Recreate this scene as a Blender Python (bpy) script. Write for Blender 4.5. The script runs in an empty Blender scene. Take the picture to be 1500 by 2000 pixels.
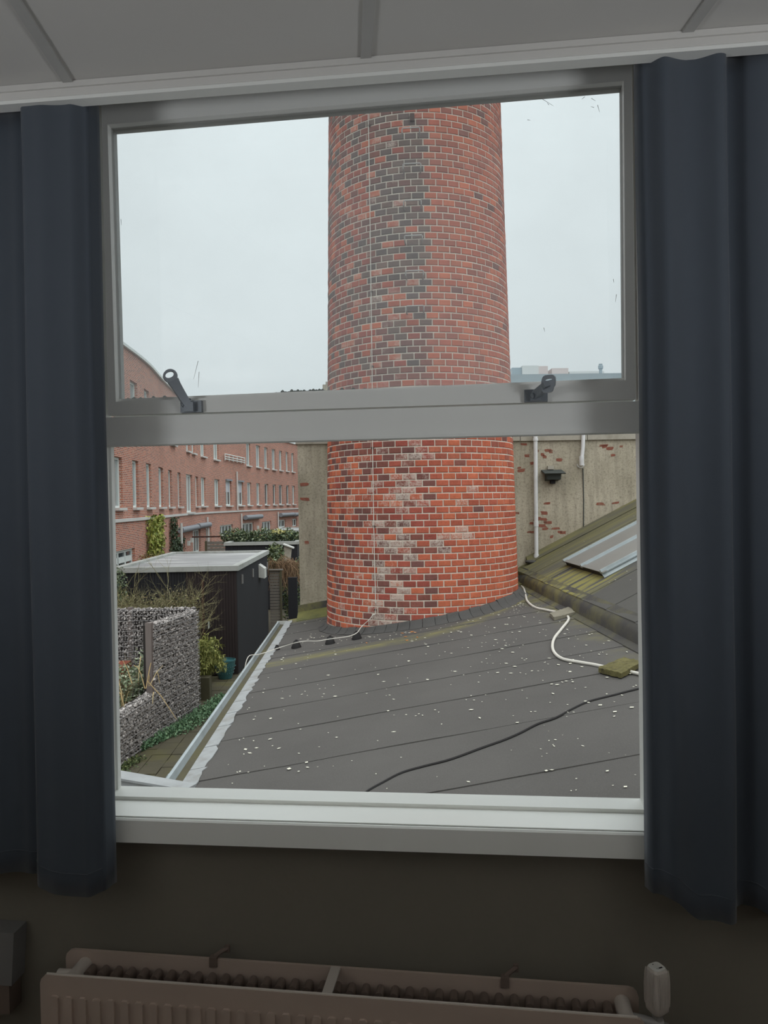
import bpy, math, random
from math import sin, cos, pi, radians, atan2, sqrt
from mathutils import Vector, Matrix, noise
SC = bpy.context.scene
COL = SC.collection
random.seed(7)

# ------------------------------------------------------------------ camera
YAW, PITCH, ROLL = radians(6.25), .0127, .0172
CP = Vector((0, -1.75, 1.60))
F0 = Vector((-sin(YAW), cos(YAW), 0)); ZV = Vector((0, 0, 1)); R0 = Vector((cos(YAW), sin(YAW), 0))
FV = F0 * cos(PITCH) - ZV * sin(PITCH); U0 = F0 * sin(PITCH) + ZV * cos(PITCH)
RV = R0 * cos(ROLL) - U0 * sin(ROLL); UV = R0 * sin(ROLL) + U0 * cos(ROLL)
cd = bpy.data.cameras.new('camera'); cam = bpy.data.objects.new('camera', cd); COL.objects.link(cam)
cd.sensor_fit = 'VERTICAL'; cd.sensor_height = 36; cd.lens = 36 * 1500 / 2000; cd.clip_start = .05; cd.clip_end = 400
m3 = Matrix((RV, UV, -FV)).transposed()
cam.matrix_world = Matrix.Translation(CP) @ m3.to_4x4()
SC.camera = cam
SC.view_settings.view_transform = 'Standard'; SC.view_settings.look = 'None'
SC.view_settings.gamma = 1; SC.view_settings.use_curve_mapping = False
SC.view_settings.exposure = 0.0

# ------------------------------------------------------------------ node helpers
def lin(c):
    c = c / 255
    return c / 12.92 if c <= .04045 else ((c + .055) / 1.055) ** 2.4
def rgb(r, g, b, k=1.0): return (lin(r) * k, lin(g) * k, lin(b) * k, 1)
class NT:
    def __init__(s, nt): s.nt = nt
    def n(s, t, ins=None, **props):
        nd = s.nt.nodes.new(t)
        for k, v in props.items(): setattr(nd, k, v)
        for k, v in (ins or {}).items():
            sock = nd.inputs[k]
            if isinstance(v, bpy.types.NodeSocket): s.nt.links.new(v, sock)
            else: sock.default_value = v
        return nd
    def math(s, op, a, b=0.0, c=0.0, clamp=False):
        return s.n('ShaderNodeMath', {0: a, 1: b, 2: c}, operation=op, use_clamp=clamp).outputs[0]
    def mix(s, f, a, b, mode='MIX'):
        nd = s.n('ShaderNodeMix', {0: f, 6: a, 7: b}, data_type='RGBA', blend_type=mode); return nd.outputs[2]
    def ramp(s, f, lo, hi):
        return s.n('ShaderNodeMapRange', {0: f, 1: lo, 2: hi, 3: 0.0, 4: 1.0}).outputs[0]
    def noise(s, vec, scale, detail=3.0, rough=.55, out=0):
        return s.n('ShaderNodeTexNoise', {'Vector': vec, 'Scale': scale, 'Detail': detail, 'Roughness': rough}).outputs[out]

# ------------------------------------------------------------------ sky and sun (overcast)
w = bpy.data.worlds.new('overcast_sky'); SC.world = w; w.use_nodes = True
w.node_tree.nodes.clear(); T = NT(w.node_tree)
gen = T.n('ShaderNodeTexCoord').outputs['Generated']
sep = T.n('ShaderNodeSeparateXYZ', {0: gen})
el = T.math('MAXIMUM', sep.outputs[2], 0.0)
cl = T.noise(T.n('ShaderNodeMapping', {'Vector': gen, 'Scale': (1, 1, 2.4)}).outputs[0], 1.7, 5.0, .5)
# overcast: brightens smoothly towards the zenith, faint cloud structure
fac = T.math('ADD', T.math('MULTIPLY', T.math('POWER', el, 2.0), 1.5), T.math('MULTIPLY_ADD', T.math('SUBTRACT', cl, .5), .28, 1.0))
skc = T.mix(1.0, (.665, .725, .742, 1), T.n('ShaderNodeCombineColor', {0: fac, 1: fac, 2: fac}).outputs[0], 'MULTIPLY')
below = T.math('LESS_THAN', sep.outputs[2], -.02)
skc = T.mix(below, skc, (.16, .16, .15, 1))
bg = T.n('ShaderNodeBackground', {'Color': skc, 'Strength': 1.12})
T.nt.links.new(bg.outputs[0], T.n('ShaderNodeOutputWorld').inputs[0])
sl = bpy.data.lights.new('sun', 'SUN'); sl.energy = 1.15; sl.angle = radians(75); sl.color = (1, .985, .96)
so = bpy.data.objects.new('sun', sl); COL.objects.link(so)
so.rotation_euler = Vector((.42, -.62, .95)).to_track_quat('Z', 'Y').to_euler(); so.location = (3, -6, 12)
# two fill lamps added to brighten the room, unseen to left and right, thrown upwards and towards the window
FILL_LAMPS = [(-1.92, -1.85, 1.52, 15.5), (1.52, -1.85, 1.52, 19.0)]
for (lx_, ly_, lz_, en) in FILL_LAMPS:
    al = bpy.data.lights.new('side_fill_light', 'AREA'); al.energy = en; al.shape = 'DISK'; al.size = .58; al.color = (.93, .96, 1.0)
    ao = bpy.data.objects.new('side_fill_light', al); COL.objects.link(ao); ao.location = (lx_, ly_, lz_ + .055)
    ao.rotation_euler = Vector((lx_ * .42, -.75, -1.25)).to_track_quat('Z', 'Y').to_euler()
# uplighter added as room fill, unseen behind the camera: light bounces off the ceiling and the back wall
al = bpy.data.lights.new('rear_fill_light', 'AREA'); al.energy = 5.0; al.shape = 'DISK'; al.size = .30; al.color = (.95, .97, 1.0)
ao = bpy.data.objects.new('rear_fill_light', al); COL.objects.link(ao); ao.location = (-1.7, -3.5, 1.955)
ao.rotation_euler = Vector((0, -.25, -1.0)).to_track_quat('Z', 'Y').to_euler()

# ------------------------------------------------------------------ materials
def new_mat(name):
    m = bpy.data.materials.new(name); m.use_nodes = True; m.node_tree.nodes.clear(); return m, NT(m.node_tree)
def finish(T, col, rough=.8, metal=0.0, bump=None, bstr=.3, bdist=.01, spec=.3, normal=None, extra=None):
    ins = {'Base Color': col, 'Roughness': rough, 'Metallic': metal, 'Specular IOR Level': spec}
    if bump is not None:
        ins['Normal'] = T.n('ShaderNodeBump', {'Height': bump, 'Strength': bstr, 'Distance': bdist}).outputs[0]
    p = T.n('ShaderNodeBsdfPrincipled', ins)
    if extra: 
        for k, v in extra.items(): p.inputs[k].default_value = v
    T.nt.links.new(p.outputs[0], T.n('ShaderNodeOutputMaterial').inputs[0]); return p
MATS = {}
def simple(name, c, rough=.7, var=.15, scale=8, metal=0.0, bstr=.15, attr=False, spec=.3, stretch=(1, 1, 1), dirt=None, dscale=2.0, damt=.5, extra=None, fine=0.0):
    """colour with soft noise variation; optional dirt colour in patches; attr multiplies the mesh's Col attribute"""
    m, T = new_mat(name)
    co = T.n('ShaderNodeMapping', {'Vector': T.n('ShaderNodeTexCoord').outputs['Object'], 'Scale': stretch}).outputs[0]
    n1 = T.noise(co, scale, 4)
    k = T.math('MULTIPLY_ADD', T.math('SUBTRACT', n1, .5), 2 * var, 1.0)
    if fine:
        k = T.math('MULTIPLY_ADD', T.math('SUBTRACT', T.noise(co, scale * 14, 2), .5), 2 * fine, k)
    if attr: base = T.n('ShaderNodeAttribute', attribute_name='Col').outputs[0]
    else: base = T.n('ShaderNodeRGB').outputs[0]; base.default_value = c
    kk = T.n('ShaderNodeCombineColor', {0: k, 1: k, 2: k}).outputs[0]
    col = T.mix(1.0, base, kk, 'MULTIPLY')
    if dirt is not None:
        d = T.ramp(T.noise(co, dscale, 5, .6), .5, .72)
        col = T.mix(T.math('MULTIPLY', d, damt), col, dirt)
    finish(T, col, rough, metal, T.noise(co, scale * 5, 3) if bstr else None, bstr, .004, spec, extra=extra)
    MATS[name] = m; return m

simple('white_paint', rgb(225, 226, 222), .45, .03, 3, spec=.4, bstr=.04)
simple("daylit_paint", rgb(247, 248, 242), .40, .02, 3, spec=.4, bstr=.03)  # white paint made brighter: daylight on sill and bottom rail put into the colour
simple('ceiling_board', rgb(200, 198, 194), .8, .02, 3, bstr=.03)
simple('strip_board', rgb(176, 175, 172), .8, .02, 3, bstr=.03)
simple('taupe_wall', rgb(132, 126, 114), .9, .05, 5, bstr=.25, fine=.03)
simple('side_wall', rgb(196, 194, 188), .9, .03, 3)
simple('floor_vinyl', rgb(96, 78, 62), .6, .1, 3, stretch=(1, 6, 1))
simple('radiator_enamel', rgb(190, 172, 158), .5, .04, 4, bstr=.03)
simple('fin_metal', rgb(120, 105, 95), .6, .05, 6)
simple('valve_plastic', rgb(205, 196, 186), .45, .02, 6)
simple('dark_mark', rgb(25, 22, 20), .6, 0, 4)
simple('handle_metal', rgb(130, 136, 142), .42, .08, 10, metal=.35, bstr=.05)
simple('box_grey', rgb(130, 128, 126), .7, .05, 6)
simple('zinc', rgb(160, 168, 170), .42, .14, 4, metal=.25, bstr=.06, dirt=rgb(120, 128, 126), dscale=3, damt=.5)
simple('zinc_strip', rgb(150, 152, 152), .5, .22, 7, bstr=.5, dirt=rgb(105, 98, 84), dscale=4, damt=.6)
simple('pvc_pipe', rgb(212, 212, 212), .5, .04, 4, dirt=rgb(120, 115, 105), dscale=4, damt=.35)
simple('sheet_metal', rgb(128, 125, 120), .42, .16, 2, metal=.2, bstr=.05)
simple('rust_iron', rgb(70, 48, 42), .8, .2, 10)
simple('rung_steel', rgb(165, 162, 158), .5, .1, 10, metal=.2)
simple('mortar', rgb(206, 196, 182), .95, .12, 4, bstr=.3, fine=.1)
simple('cable_white', rgb(205, 200, 190), .6, .05, 6)
simple('cable_black', rgb(34, 32, 32), .6, .05, 6)
simple('rubber_foot', rgb(42, 40, 40), .8, .1, 6)
simple('concrete_slab', rgb(128, 123, 108), .95, .2, 9, bstr=.6, fine=.15)
simple('moss_slab', rgb(98, 92, 58), .95, .45, 9, bstr=1.0, fine=.5, dirt=rgb(58, 52, 38), dscale=14, damt=.9)
simple('debris', rgb(222, 218, 200), .8, .2, 30, bstr=0)
simple('black_timber', rgb(36, 36, 40), .75, .2, 3, stretch=(6, 6, .6), bstr=.2)
simple('brown_timber', rgb(48, 40, 40), .75, .2, 3, stretch=(6, 6, .6), bstr=.2)
simple('fascia', rgb(165, 167, 163), .6, .08, 4, dirt=rgb(110, 110, 98), dscale=3, damt=.5)
simple('shed_roofing', rgb(140, 140, 140), .7, .35, 1.0, stretch=(.5, 2.5, 1), bstr=.1, dirt=rgb(200, 200, 198), dscale=.8, damt=.8)
simple('stone', (0, 0, 0, 1), .9, .25, 20, attr=True, bstr=.2)
simple('gabion_core', rgb(52, 48, 46), .95, .3, 10)
simple('wire', rgb(150, 148, 148), .6, .1, 6, metal=.2)
simple('post_wood', rgb(116, 106, 102), .85, .15, 5, stretch=(6, 6, .5))
simple('paver', rgb(84, 79, 64), .95, .25, 3, bstr=.4, dirt=rgb(96, 92, 50), dscale=1.3, damt=.7, fine=.12)
simple('soil', rgb(74, 68, 56), .95, .3, 2, bstr=.5, dirt=rgb(80, 84, 50), dscale=1, damt=.5)
simple('leaf', (0, 0, 0, 1), .6, .2, 6, attr=True, bstr=0)
simple('twig', (0, 0, 0, 1), .85, .15, 6, attr=True, bstr=0)
simple('pot_glaze', rgb(56, 100, 104), .3, .25, 12, spec=.6, bstr=.3)
simple('rust_planter', rgb(128, 66, 50), .8, .15, 5)
simple('timber_block', rgb(84, 80, 62), .9, .2, 6)
simple('grey_boards', rgb(120, 114, 106), .85, .15, 4, stretch=(1, 6, 1))
simple('awning', rgb(128, 132, 138), .5, .05, 4)
simple('glazing_dark', rgb(66, 74, 76), .12, .35, 1.2, spec=.8, bstr=0)
simple('glazing_sky_tone', rgb(150, 160, 160), .15, .30, .9, spec=.8, bstr=0)  # pale tone puts the reflected sky into the pane colour
simple('blind', rgb(178, 180, 188), .8, .04, 4)
simple('frame_grey', rgb(214, 220, 217), .5, .04, 4)
simple('concrete_band', rgb(196, 194, 190), .8, .08, 2)
simple('far_cladding', rgb(176, 186, 190), .8, .05, .5, stretch=(1, 1, 1), bstr=0)
simple('far_box', rgb(205, 206, 204), .8, .04, .3, bstr=0)
simple('far_glass', rgb(150, 165, 172), .3, .15, .5, bstr=0)
simple('far_pink', rgb(205, 190, 186), .8, .04, .3, bstr=0)
simple('birdhouse_white', rgb(190, 190, 185), .7, .1, 8)
simple('camera_grey', rgb(66, 70, 68), .7, .15, 8)
simple("curtain", rgb(72, 79, 88), .85, .04, 3, bstr=.15, fine=.03, extra={'Sheen Weight': .25, 'Sheen Roughness': .5})
simple('lamp_shade', rgb(230, 228, 220), .6, 0, 3, bstr=0)
simple('moss_lump', rgb(70, 74, 66), .95, .4, 30)

def brick_mat():
    m, T = new_mat('brick_face'); MATS['brick_face'] = m
    co = T.n('ShaderNodeTexCoord').outputs['Object']
    base = T.n('ShaderNodeAttribute', attribute_name='Col')
    wh = base.outputs['Alpha']
    n1 = T.noise(co, 9, 5, .65); n2 = T.noise(co, 45, 3, .6); n3 = T.noise(co, 2.0, 3, .5)
    k = T.math('ADD', T.math('MULTIPLY', T.math('SUBTRACT', n1, .5), .7), T.math('MULTIPLY_ADD', T.math('SUBTRACT', n2, .5), .5, 1.0))
    col = T.mix(1.0, base.outputs['Color'], T.n('ShaderNodeCombineColor', {0: k, 1: k, 2: k}).outputs[0], 'MULTIPLY')
    # lime bloom: alpha drives how much of the brick is crusted
    n4 = T.noise(co, 130, 3, .7)
    mask = T.math('ADD', T.math('MULTIPLY', n1, .40), T.math('ADD', T.math('MULTIPLY', n2, .30), T.math('MULTIPLY', n4, .30)))
    thr = T.math('SUBTRACT', .66, T.math('MULTIPLY', wh, .30))
    bl = T.n('ShaderNodeMapRange', {0: T.math('SUBTRACT', mask, thr), 1: 0.0, 2: .14, 3: 0.0, 4: .84}).outputs[0]
    col = T.mix(bl, col, rgb(192, 178, 166))
    finish(T, col, .9, 0, n2, .5, .006, .2)
brick_mat()

def facade_mat():
    m, T = new_mat('facade_brick'); MATS['facade_brick'] = m
    uv = T.n('ShaderNodeTexCoord').outputs['UV']
    b = T.n('ShaderNodeTexBrick', {'Vector': uv, 'Color1': rgb(176, 96, 72), 'Color2': rgb(120, 66, 58), 'Mortar': rgb(186, 170, 158), 'Scale': 1.0,
        'Mortar Size': .013, 'Mortar Smooth': .3, 'Bias': -.1, 'Brick Width': .22, 'Row Height': .0625}, offset=.5)
    rd = T.n('ShaderNodeTexWhiteNoise', {'Vector': T.n('ShaderNodeVectorMath', {0: uv, 1: (4.545, 16, 1)}, operation='MULTIPLY').outputs[0]}, noise_dimensions='2D')
    nz = T.noise(uv, 9, 2, .6)
    col = T.mix(T.math('MULTIPLY', T.ramp(nz, .54, .66), .4), b.outputs[0], rgb(206, 164, 142))
    n2 = T.noise(uv, .35, 3)
    k = T.math('MULTIPLY_ADD', T.math('SUBTRACT', n2, .5), .4, 1.0)
    col = T.mix(1.0, col, T.n('ShaderNodeCombineColor', {0: k, 1: k, 2: k}).outputs[0], 'MULTIPLY')
    finish(T, col, .9, 0, b.outputs[1], -.6, .01, .2)
facade_mat()

def render_wall_mat():
    m, T = new_mat('old_render'); MATS['old_render'] = m
    co = T.n('ShaderNodeTexCoord').outputs['Object']
    n1 = T.noise(co, 1.2, 4); n2 = T.noise(co, 24, 4, .7); n3 = T.noise(co, 60, 2)
    col = T.mix(T.ramp(n1, .35, .65), rgb(160, 152, 134), rgb(186, 177, 159))
    st = T.noise(T.n('ShaderNodeMapping', {'Vector': co, 'Scale': (5, 5, .5)}).outputs[0], 2.0, 4, .6)
    col = T.mix(T.math('MULTIPLY', T.ramp(st, .45, .7), .4), col, rgb(112, 106, 94))
    col = T.mix(T.math('MULTIPLY', T.ramp(n2, .50, .70), .6), col, rgb(98, 92, 80))
    col = T.mix(T.math('MULTIPLY', T.ramp(T.noise(co, 42, 3, .7), .58, .68), .6), col, rgb(84, 80, 72))
    col = T.mix(T.math('MULTIPLY', T.ramp(n3, .6, .75), .4), col, rgb(186, 178, 160))
    finish(T, col, .95, 0, T.math('ADD', n2, n3), .5, .01, .15)
render_wall_mat()
simple('coping', rgb(166, 160, 148), .95, .15, 3, bstr=.3, fine=.15, dirt=rgb(120, 115, 100), dscale=3, damt=.6)
simple('exposed_brick', rgb(134, 82, 68), .95, .35, 8, bstr=.4, fine=.15, dirt=rgb(140, 128, 110), dscale=14, damt=.7)

def bitumen(name, base, mossmask=None, green=.5):
    """mineral felt; mossmask(T, object coords) gives the algae's own shape"""
    m, T = new_mat(name); MATS[name] = m
    co = T.n('ShaderNodeTexCoord').outputs['Object']
    n1 = T.noise(co, .9, 4); n2 = T.noise(co, 90, 2, .7); n3 = T.noise(co, 260, 1)
    k = T.math('ADD', T.math('MULTIPLY', T.math('SUBTRACT', n1, .5), .5), T.math('MULTIPLY_ADD', T.math('SUBTRACT', n2, .5), .35, 1.0))
    rb = T.n('ShaderNodeRGB').outputs[0]; rb.default_value = base
    col = T.mix(1.0, rb, T.n('ShaderNodeCombineColor', {0: k, 1: k, 2: k}).outputs[0], 'MULTIPLY')
    col = T.mix(T.math('MULTIPLY', T.ramp(n3, .66, .75), .35), col, rgb(150, 148, 142))
    if mossmask:
        mk = mossmask(T, co)
        col = T.mix(T.math('MULTIPLY', mk, green, clamp=True), col, rgb(136, 130, 72))
    finish(T, col, .88, 0, n2, .4, .004, .25)
def band(T, x, c, wd):   # soft bump around c
    return T.math('SUBTRACT', 1.0, T.math('DIVIDE', T.math('ABSOLUTE', T.math('SUBTRACT', x, c)), wd), clamp=True)
def main_moss(T, co):
    s = T.n('ShaderNodeSeparateXYZ', {0: co}); x, y = s.outputs[0], s.outputs[1]
    nn = T.noise(co, 2.2, 5, .65); sp = T.noise(T.n('ShaderNodeMapping', {'Vector': co, 'Scale': (1, 4, 1)}).outputs[0], 2.5, 5, .7)
    yc = T.math('SUBTRACT', y, T.math('MULTIPLY', T.math('POWER', T.math('MAXIMUM', T.math('SUBTRACT', x, 2.0), 0.0), 2.0), .40))
    a = T.math('MULTIPLY', band(T, yc, 8.42, .30), T.ramp(sp, .36, .60))                  # puddle line in front of the chimney
    b = T.math('MULTIPLY', band(T, y, 12.6, .65), T.ramp(x, 1.6, .6))                     # green corner by the wall
    c = T.math('MULTIPLY', T.math('MULTIPLY', T.ramp(x, 3.9, 4.35), T.ramp(nn, .45, .68)), T.ramp(y, 2.0, 9.0))
    return T.math('ADD', T.math('ADD', T.math('MULTIPLY', a, .8), b), T.math('MULTIPLY', c, .8), clamp=True)
def upper_moss(T, co):
    s = T.n('ShaderNodeSeparateXYZ', {0: co}); x, y = s.outputs[0], s.outputs[1]
    st = T.noise(T.n('ShaderNodeMapping', {'Vector': co, 'Scale': (.35, 3.6, .35)}).outputs[0], 2.2, 4, .6)
    a = T.math('MULTIPLY', T.math('MULTIPLY', T.ramp(y, 4.1, 4.6), T.ramp(y, 7.1, 6.5)), T.math('MULTIPLY', T.ramp(st, .42, .52), T.ramp(x, .85, .55)))
    b = T.math('MULTIPLY', T.ramp(y, 6.2, 8.2), T.math('MULTIPLY_ADD', T.ramp(st, .38, .6), .45, .16))
    return T.math('ADD', a, b, clamp=True)
bitumen('felt_main', rgb(84, 81, 78), main_moss, .75)
bitumen('felt_upper', rgb(81, 79, 75), upper_moss, .85)
bitumen('felt_edge', rgb(72, 70, 68), lambda T, co: T.math('MULTIPLY', T.ramp(T.noise(co, 1.8, 5, .7), .42, .7), T.ramp(T.n('ShaderNodeSeparateXYZ', {0: co}).outputs[1], 1.5, 6.0)), .75)
bitumen('felt_flash', rgb(76, 74, 72))
bitumen('felt_green', rgb(88, 90, 60), lambda T, co: T.ramp(T.noise(co, 3, 4), .35, .6), .45)

def glass_mat(name, haze, tint):
    m, T = new_mat(name); MATS[name] = m
    co = T.n('ShaderNodeTexCoord').outputs['Object']
    tr = T.n('ShaderNodeBsdfTransparent', {'Color': tint})
    gl = T.n('ShaderNodeBsdfGlossy', {'Color': (1, 1, 1, 1), 'Roughness': .0})
    fr = T.n('ShaderNodeFresnel', {'IOR': 1.45})
    a = T.n('ShaderNodeMixShader', {0: T.math('MULTIPLY', fr.outputs[0], .9), 1: tr.outputs[0], 2: gl.outputs[0]})
    dt = T.n('ShaderNodeBsdfTranslucent', {'Color': (.85, .88, .9, 1)})
    dn = T.math('MULTIPLY_ADD', T.noise(co, 2.5, 4, .6), haze, haze * .5)
    b = T.n('ShaderNodeMixShader', {0: dn, 1: a.outputs[0], 2: dt.outputs[0]})
    T.nt.links.new(b.outputs[0], T.n('ShaderNodeOutputMaterial').inputs[0])
glass_mat('glass_upper', .115, (.97, .985, .985, 1)); glass_mat('glass_lower', .05, (.97, .985, .98, 1))

# ------------------------------------------------------------------ frames, mesh builder
A_O = .137          # the yard outside is turned against the window wall
UA = Vector((cos(A_O), sin(A_O), 0)); VA = Vector((-sin(A_O), cos(A_O), 0))
OO = Vector((CP.x, CP.y, 0))
def W(p): return OO + UA * p[0] + VA * p[1] + ZV * p[2]
class MB:
    def __init__(s): s.v = []; s.f = []; s.c = []; s.uv = None
    def add(s, vs, fs, col=None):
        o = len(s.v); s.v += [tuple(v) for v in vs]; s.f += [tuple(i + o for i in f) for f in fs]
        s.c += [col] * len(fs); return s
    def box(s, x0, x1, y0, y1, z0, z1, col=None):
        v = [(x, y, z) for z in (z0, z1) for y in (y0, y1) for x in (x0, x1)]
        return s.add(v, [(0, 2, 3, 1), (4, 5, 7, 6), (0, 1, 5, 4), (2, 6, 7, 3), (0, 4, 6, 2), (1, 3, 7, 5)], col)
    def obox(s, c, ax, ay, az, hx, hy, hz, col=None):
        c = Vector(c); v = [c + ax * (i * hx) + ay * (j * hy) + az * (k * hz) for k in (-1, 1) for j in (-1, 1) for i in (-1, 1)]
        return s.add(v, [(0, 2, 3, 1), (4, 5, 7, 6), (0, 1, 5, 4), (2, 6, 7, 3), (0, 4, 6, 2), (1, 3, 7, 5)], col)
    def prism(s, pts, d, col=None):      # polygon (3-D points) extruded by vector d
        n = len(pts); d = Vector(d); a = [Vector(p) for p in pts]
        return s.add(a + [p + d for p in a], [tuple(range(n))[::-1], tuple(range(n, 2 * n))] + [(i, (i + 1) % n, n + (i + 1) % n, n + i) for i in range(n)], col)
    def loft(s, rings, closed=True, caps=True, col=None):
        n = len(rings[0]); vs = [p for r in rings for p in r]; fs = []
        for i in range(len(rings) - 1):
            for j in range(n if closed else n - 1):
                k = (j + 1) % n; fs.append((i * n + j, i * n + k, (i + 1) * n + k, (i + 1) * n + j))
        if caps and closed: fs += [tuple(range(n))[::-1], tuple(range((len(rings) - 1) * n, len(rings) * n))]
        return s.add(vs, fs, col)
    def tube(s, path, r, n=8, col=None, caps=True):
        P = [Vector(p) for p in path]; rings = []
        for i, p in enumerate(P):
            t = (P[min(i + 1, len(P) - 1)] - P[max(i - 1, 0)]).normalized()
            a = t.cross(ZV); a = a.normalized() if a.length > .05 else t.cross(Vector((1, 0, 0))).normalized(); b = a.cross(t)
            rr = r[i] if isinstance(r, (list, tuple)) else r
            rings.append([p + a * (rr * cos(2 * pi * k / n)) + b * (rr * sin(2 * pi * k / n)) for k in range(n)])
        return s.loft(rings, True, caps, col)
    def lathe(s, prof, c, n=24, col=None):
        return s.loft([[(c[0] + r * cos(2 * pi * k / n), c[1] + r * sin(2 * pi * k / n), c[2] + z) for k in range(n)] for r, z in prof], True, True, col)
    def build(s, name, mat, parent=None, frame='O', base=None, smooth=False, label=None, cat=None, group=None, kind=None, mods=None):
        if parent is not None: b = Vector(parent['_b']) if '_b' in parent else Vector((0, 0, 0)); frame = None
        else:
            if base is None:
                xs = [v[0] for v in s.v]; ys = [v[1] for v in s.v]; zs = [v[2] for v in s.v]
                base = ((min(xs) + max(xs)) / 2, (min(ys) + max(ys)) / 2, min(zs))
            b = Vector(base)
        me = bpy.data.meshes.new(name)
        me.from_pydata([(v[0] - b.x, v[1] - b.y, v[2] - b.z) for v in s.v], [], s.f)
        if any(c is not None for c in s.c):
            ca = me.color_attributes.new('Col', 'FLOAT_COLOR', 'CORNER'); data = []
            for f, c in zip(s.f, s.c):
                data += list(c if c else (.5, .5, .5, 1)) * len(f)
            ca.data.foreach_set('color', data)
        if s.uv:
            ul = me.uv_layers.new(name='UVMap'); data = []
            for f in s.f:
                for i in f: data += list(s.uv[i])
            ul.data.foreach_set('uv', data)
        me.materials.append(MATS[mat] if isinstance(mat, str) else mat)
        if smooth: me.polygons.foreach_set('use_smooth', [True] * len(me.polygons))
        me.update()
        o = bpy.data.objects.new(name, me); COL.objects.link(o); o['_b'] = tuple(b)
        if parent is not None: o.parent = parent
        elif frame == 'O': o.location = W(b); o.rotation_euler.z = A_O
        else: o.location = b
        tag(o, label, cat, group, kind)
        if smooth:
            try:
                md = o.modifiers.new('es', 'EDGE_SPLIT'); md.split_angle = radians(40)
            except Exception: pass
        return o
def tag(o, label=None, cat=None, group=None, kind=None):
    if label: o['label'] = label
    if cat: o['category'] = cat
    if group: o['group'] = group
    if kind: o['kind'] = kind
def thing(name, base, label=None, cat=None, group=None, kind=None, frame='O'):
    o = bpy.data.objects.new(name, None); COL.objects.link(o); o.empty_display_size = .1
    if frame == 'O': o.location = W(base); o.rotation_euler.z = A_O
    else: o.location = base
    o['_b'] = tuple(base); tag(o, label, cat, group, kind); return o
def bez(pts, n=8):     # Catmull-Rom through points
    P = [Vector(p) for p in pts]; P = [P[0] * 2 - P[1]] + P + [P[-1] * 2 - P[-2]]; out = []
    for i in range(1, len(P) - 2):
        for k in range(n):
            t = k / n; a, b, c, d = P[i - 1:i + 3]
            out.append(.5 * ((2 * b) + (c - a) * t + (2 * a - 5 * b + 4 * c - d) * t * t + (3 * b - a - 3 * c + d) * t ** 3))
    out.append(P[-2]); return out
# survey helpers: where a sight line meets a real surface of the yard
def ray(x, y): return FV * 1500 + RV * (x - 750) - UV * (y - 1000)
def toO(p): d = p - CP; return Vector((d.dot(UA), d.dot(VA), p.z))
def at_v(x, y, v): d = ray(x, y); return toO(CP + d * (v / d.dot(VA)))
def at_z(x, y, z): d = ray(x, y); return toO(CP + d * ((z - CP.z) / d.z))
S1, UE, ZE = .155, -1.505, -.64
def rz(u): return ZE + S1 * (u - UE)
def roofp(x, y, dz=0.0):
    d = ray(x, y); t = (ZE + dz - S1 * UE - CP.z) / (d.z - S1 * d.dot(UA)); return toO(CP + d * t)
def atY(x, y, Y): d = ray(x, y); return CP + d * ((Y - CP.y) / d.y)
V_W = 14.8      # grey wall
G = -2.40       # yard ground

# ================================================================== ROOM
XL, XR, YB, HC = -2.3, 1.9, -4.2, 2.53
wx0, wx1, wz0, wz1 = -.93, .44, .85, 2.64     # opening in the window wall
m = MB()
for (x_0, x_1, z_0, z_1, y_0, y_1) in ((wx0, wx1, wz0, wz1, 0, .10), (-1.15, .66, .68, 2.72, .10, .3)):
    for a in ((XL, x_0, y_0, y_1, 0, 2.9), (x_1, XR, y_0, y_1, 0, 2.9), (x_0, x_1, y_0, y_1, 0, z_0), (x_0, x_1, y_0, y_1, z_1, 2.9)): m.box(*a)
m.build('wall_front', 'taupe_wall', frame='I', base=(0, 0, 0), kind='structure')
MB().box(XL - .15, XL, YB, .3, 0, 2.9).build('wall_left', 'side_wall', frame='I', kind='structure')
MB().box(XR, XR + .15, YB, .3, 0, 2.9).build('wall_right', 'side_wall', frame='I', kind='structure')
MB().box(XL - .15, XR + .15, YB - .15, YB, 0, 2.9).build('wall_back', 'side_wall', frame='I', kind='structure')
MB().box(XL - .15, XR + .15, YB - .15, .3, -.12, 0).build('floor', 'floor_vinyl', frame='I', kind='structure')
MB().box(XL - .3, XR + .3, YB - .3, .38, 2.9, 3.0).build('roof_slab', 'felt_flash', frame='I', kind='structure')
MB().box(XL, XR, -.12, 0, 2.66, 2.72).build('trim_1', 'ceiling_board', frame='I', kind='structure')   # top of the curtain recess
# ceiling: boards with cover strips that run skew to the window wall
ceil = thing('ceiling', (0, -2, HC), kind='structure', frame='I')
MB().box(XL, XR, YB, -.13, HC + .012, HC + .05).build('ceiling_backing', 'strip_board', ceil)
sk = .162
def cx(x0, y): return x0 - (y + .13) * sin(sk) / cos(sk) * 1.0
js = [-2.1, -1.02 - .0, -.225, .60, 1.45]
js = []
for (qx, qy) in ((138, 165), (715, 107), (1350, 50)):
    d = ray(qx, qy); p = CP + d * ((HC - CP.z) / d.z); js.append(cx(p.x, p.y) - p.x + p.x if False else p.x + (p.y + .13) * math.tan(sk))
js = [js[0] - .74] + js + [js[2] + .74]
ends = [XL - .8] + js + [XR + .3]
for i in range(len(ends) - 1):
    a, b = ends[i], ends[i + 1]
    def X(x, y): return min(XR, max(XL, x - (y + .13) * math.tan(sk)))
    pts = [(X(a, -.13), -.13, HC), (X(b, -.13), -.13, HC), (X(b, YB), YB, HC), (X(a, YB), YB, HC)]
    if abs(pts[0][0] - pts[1][0]) < .02 and abs(pts[2][0] - pts[3][0]) < .02: continue
    MB().prism(pts, (0, 0, .012)).build('ceiling_panel', 'ceiling_board', ceil)
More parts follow.
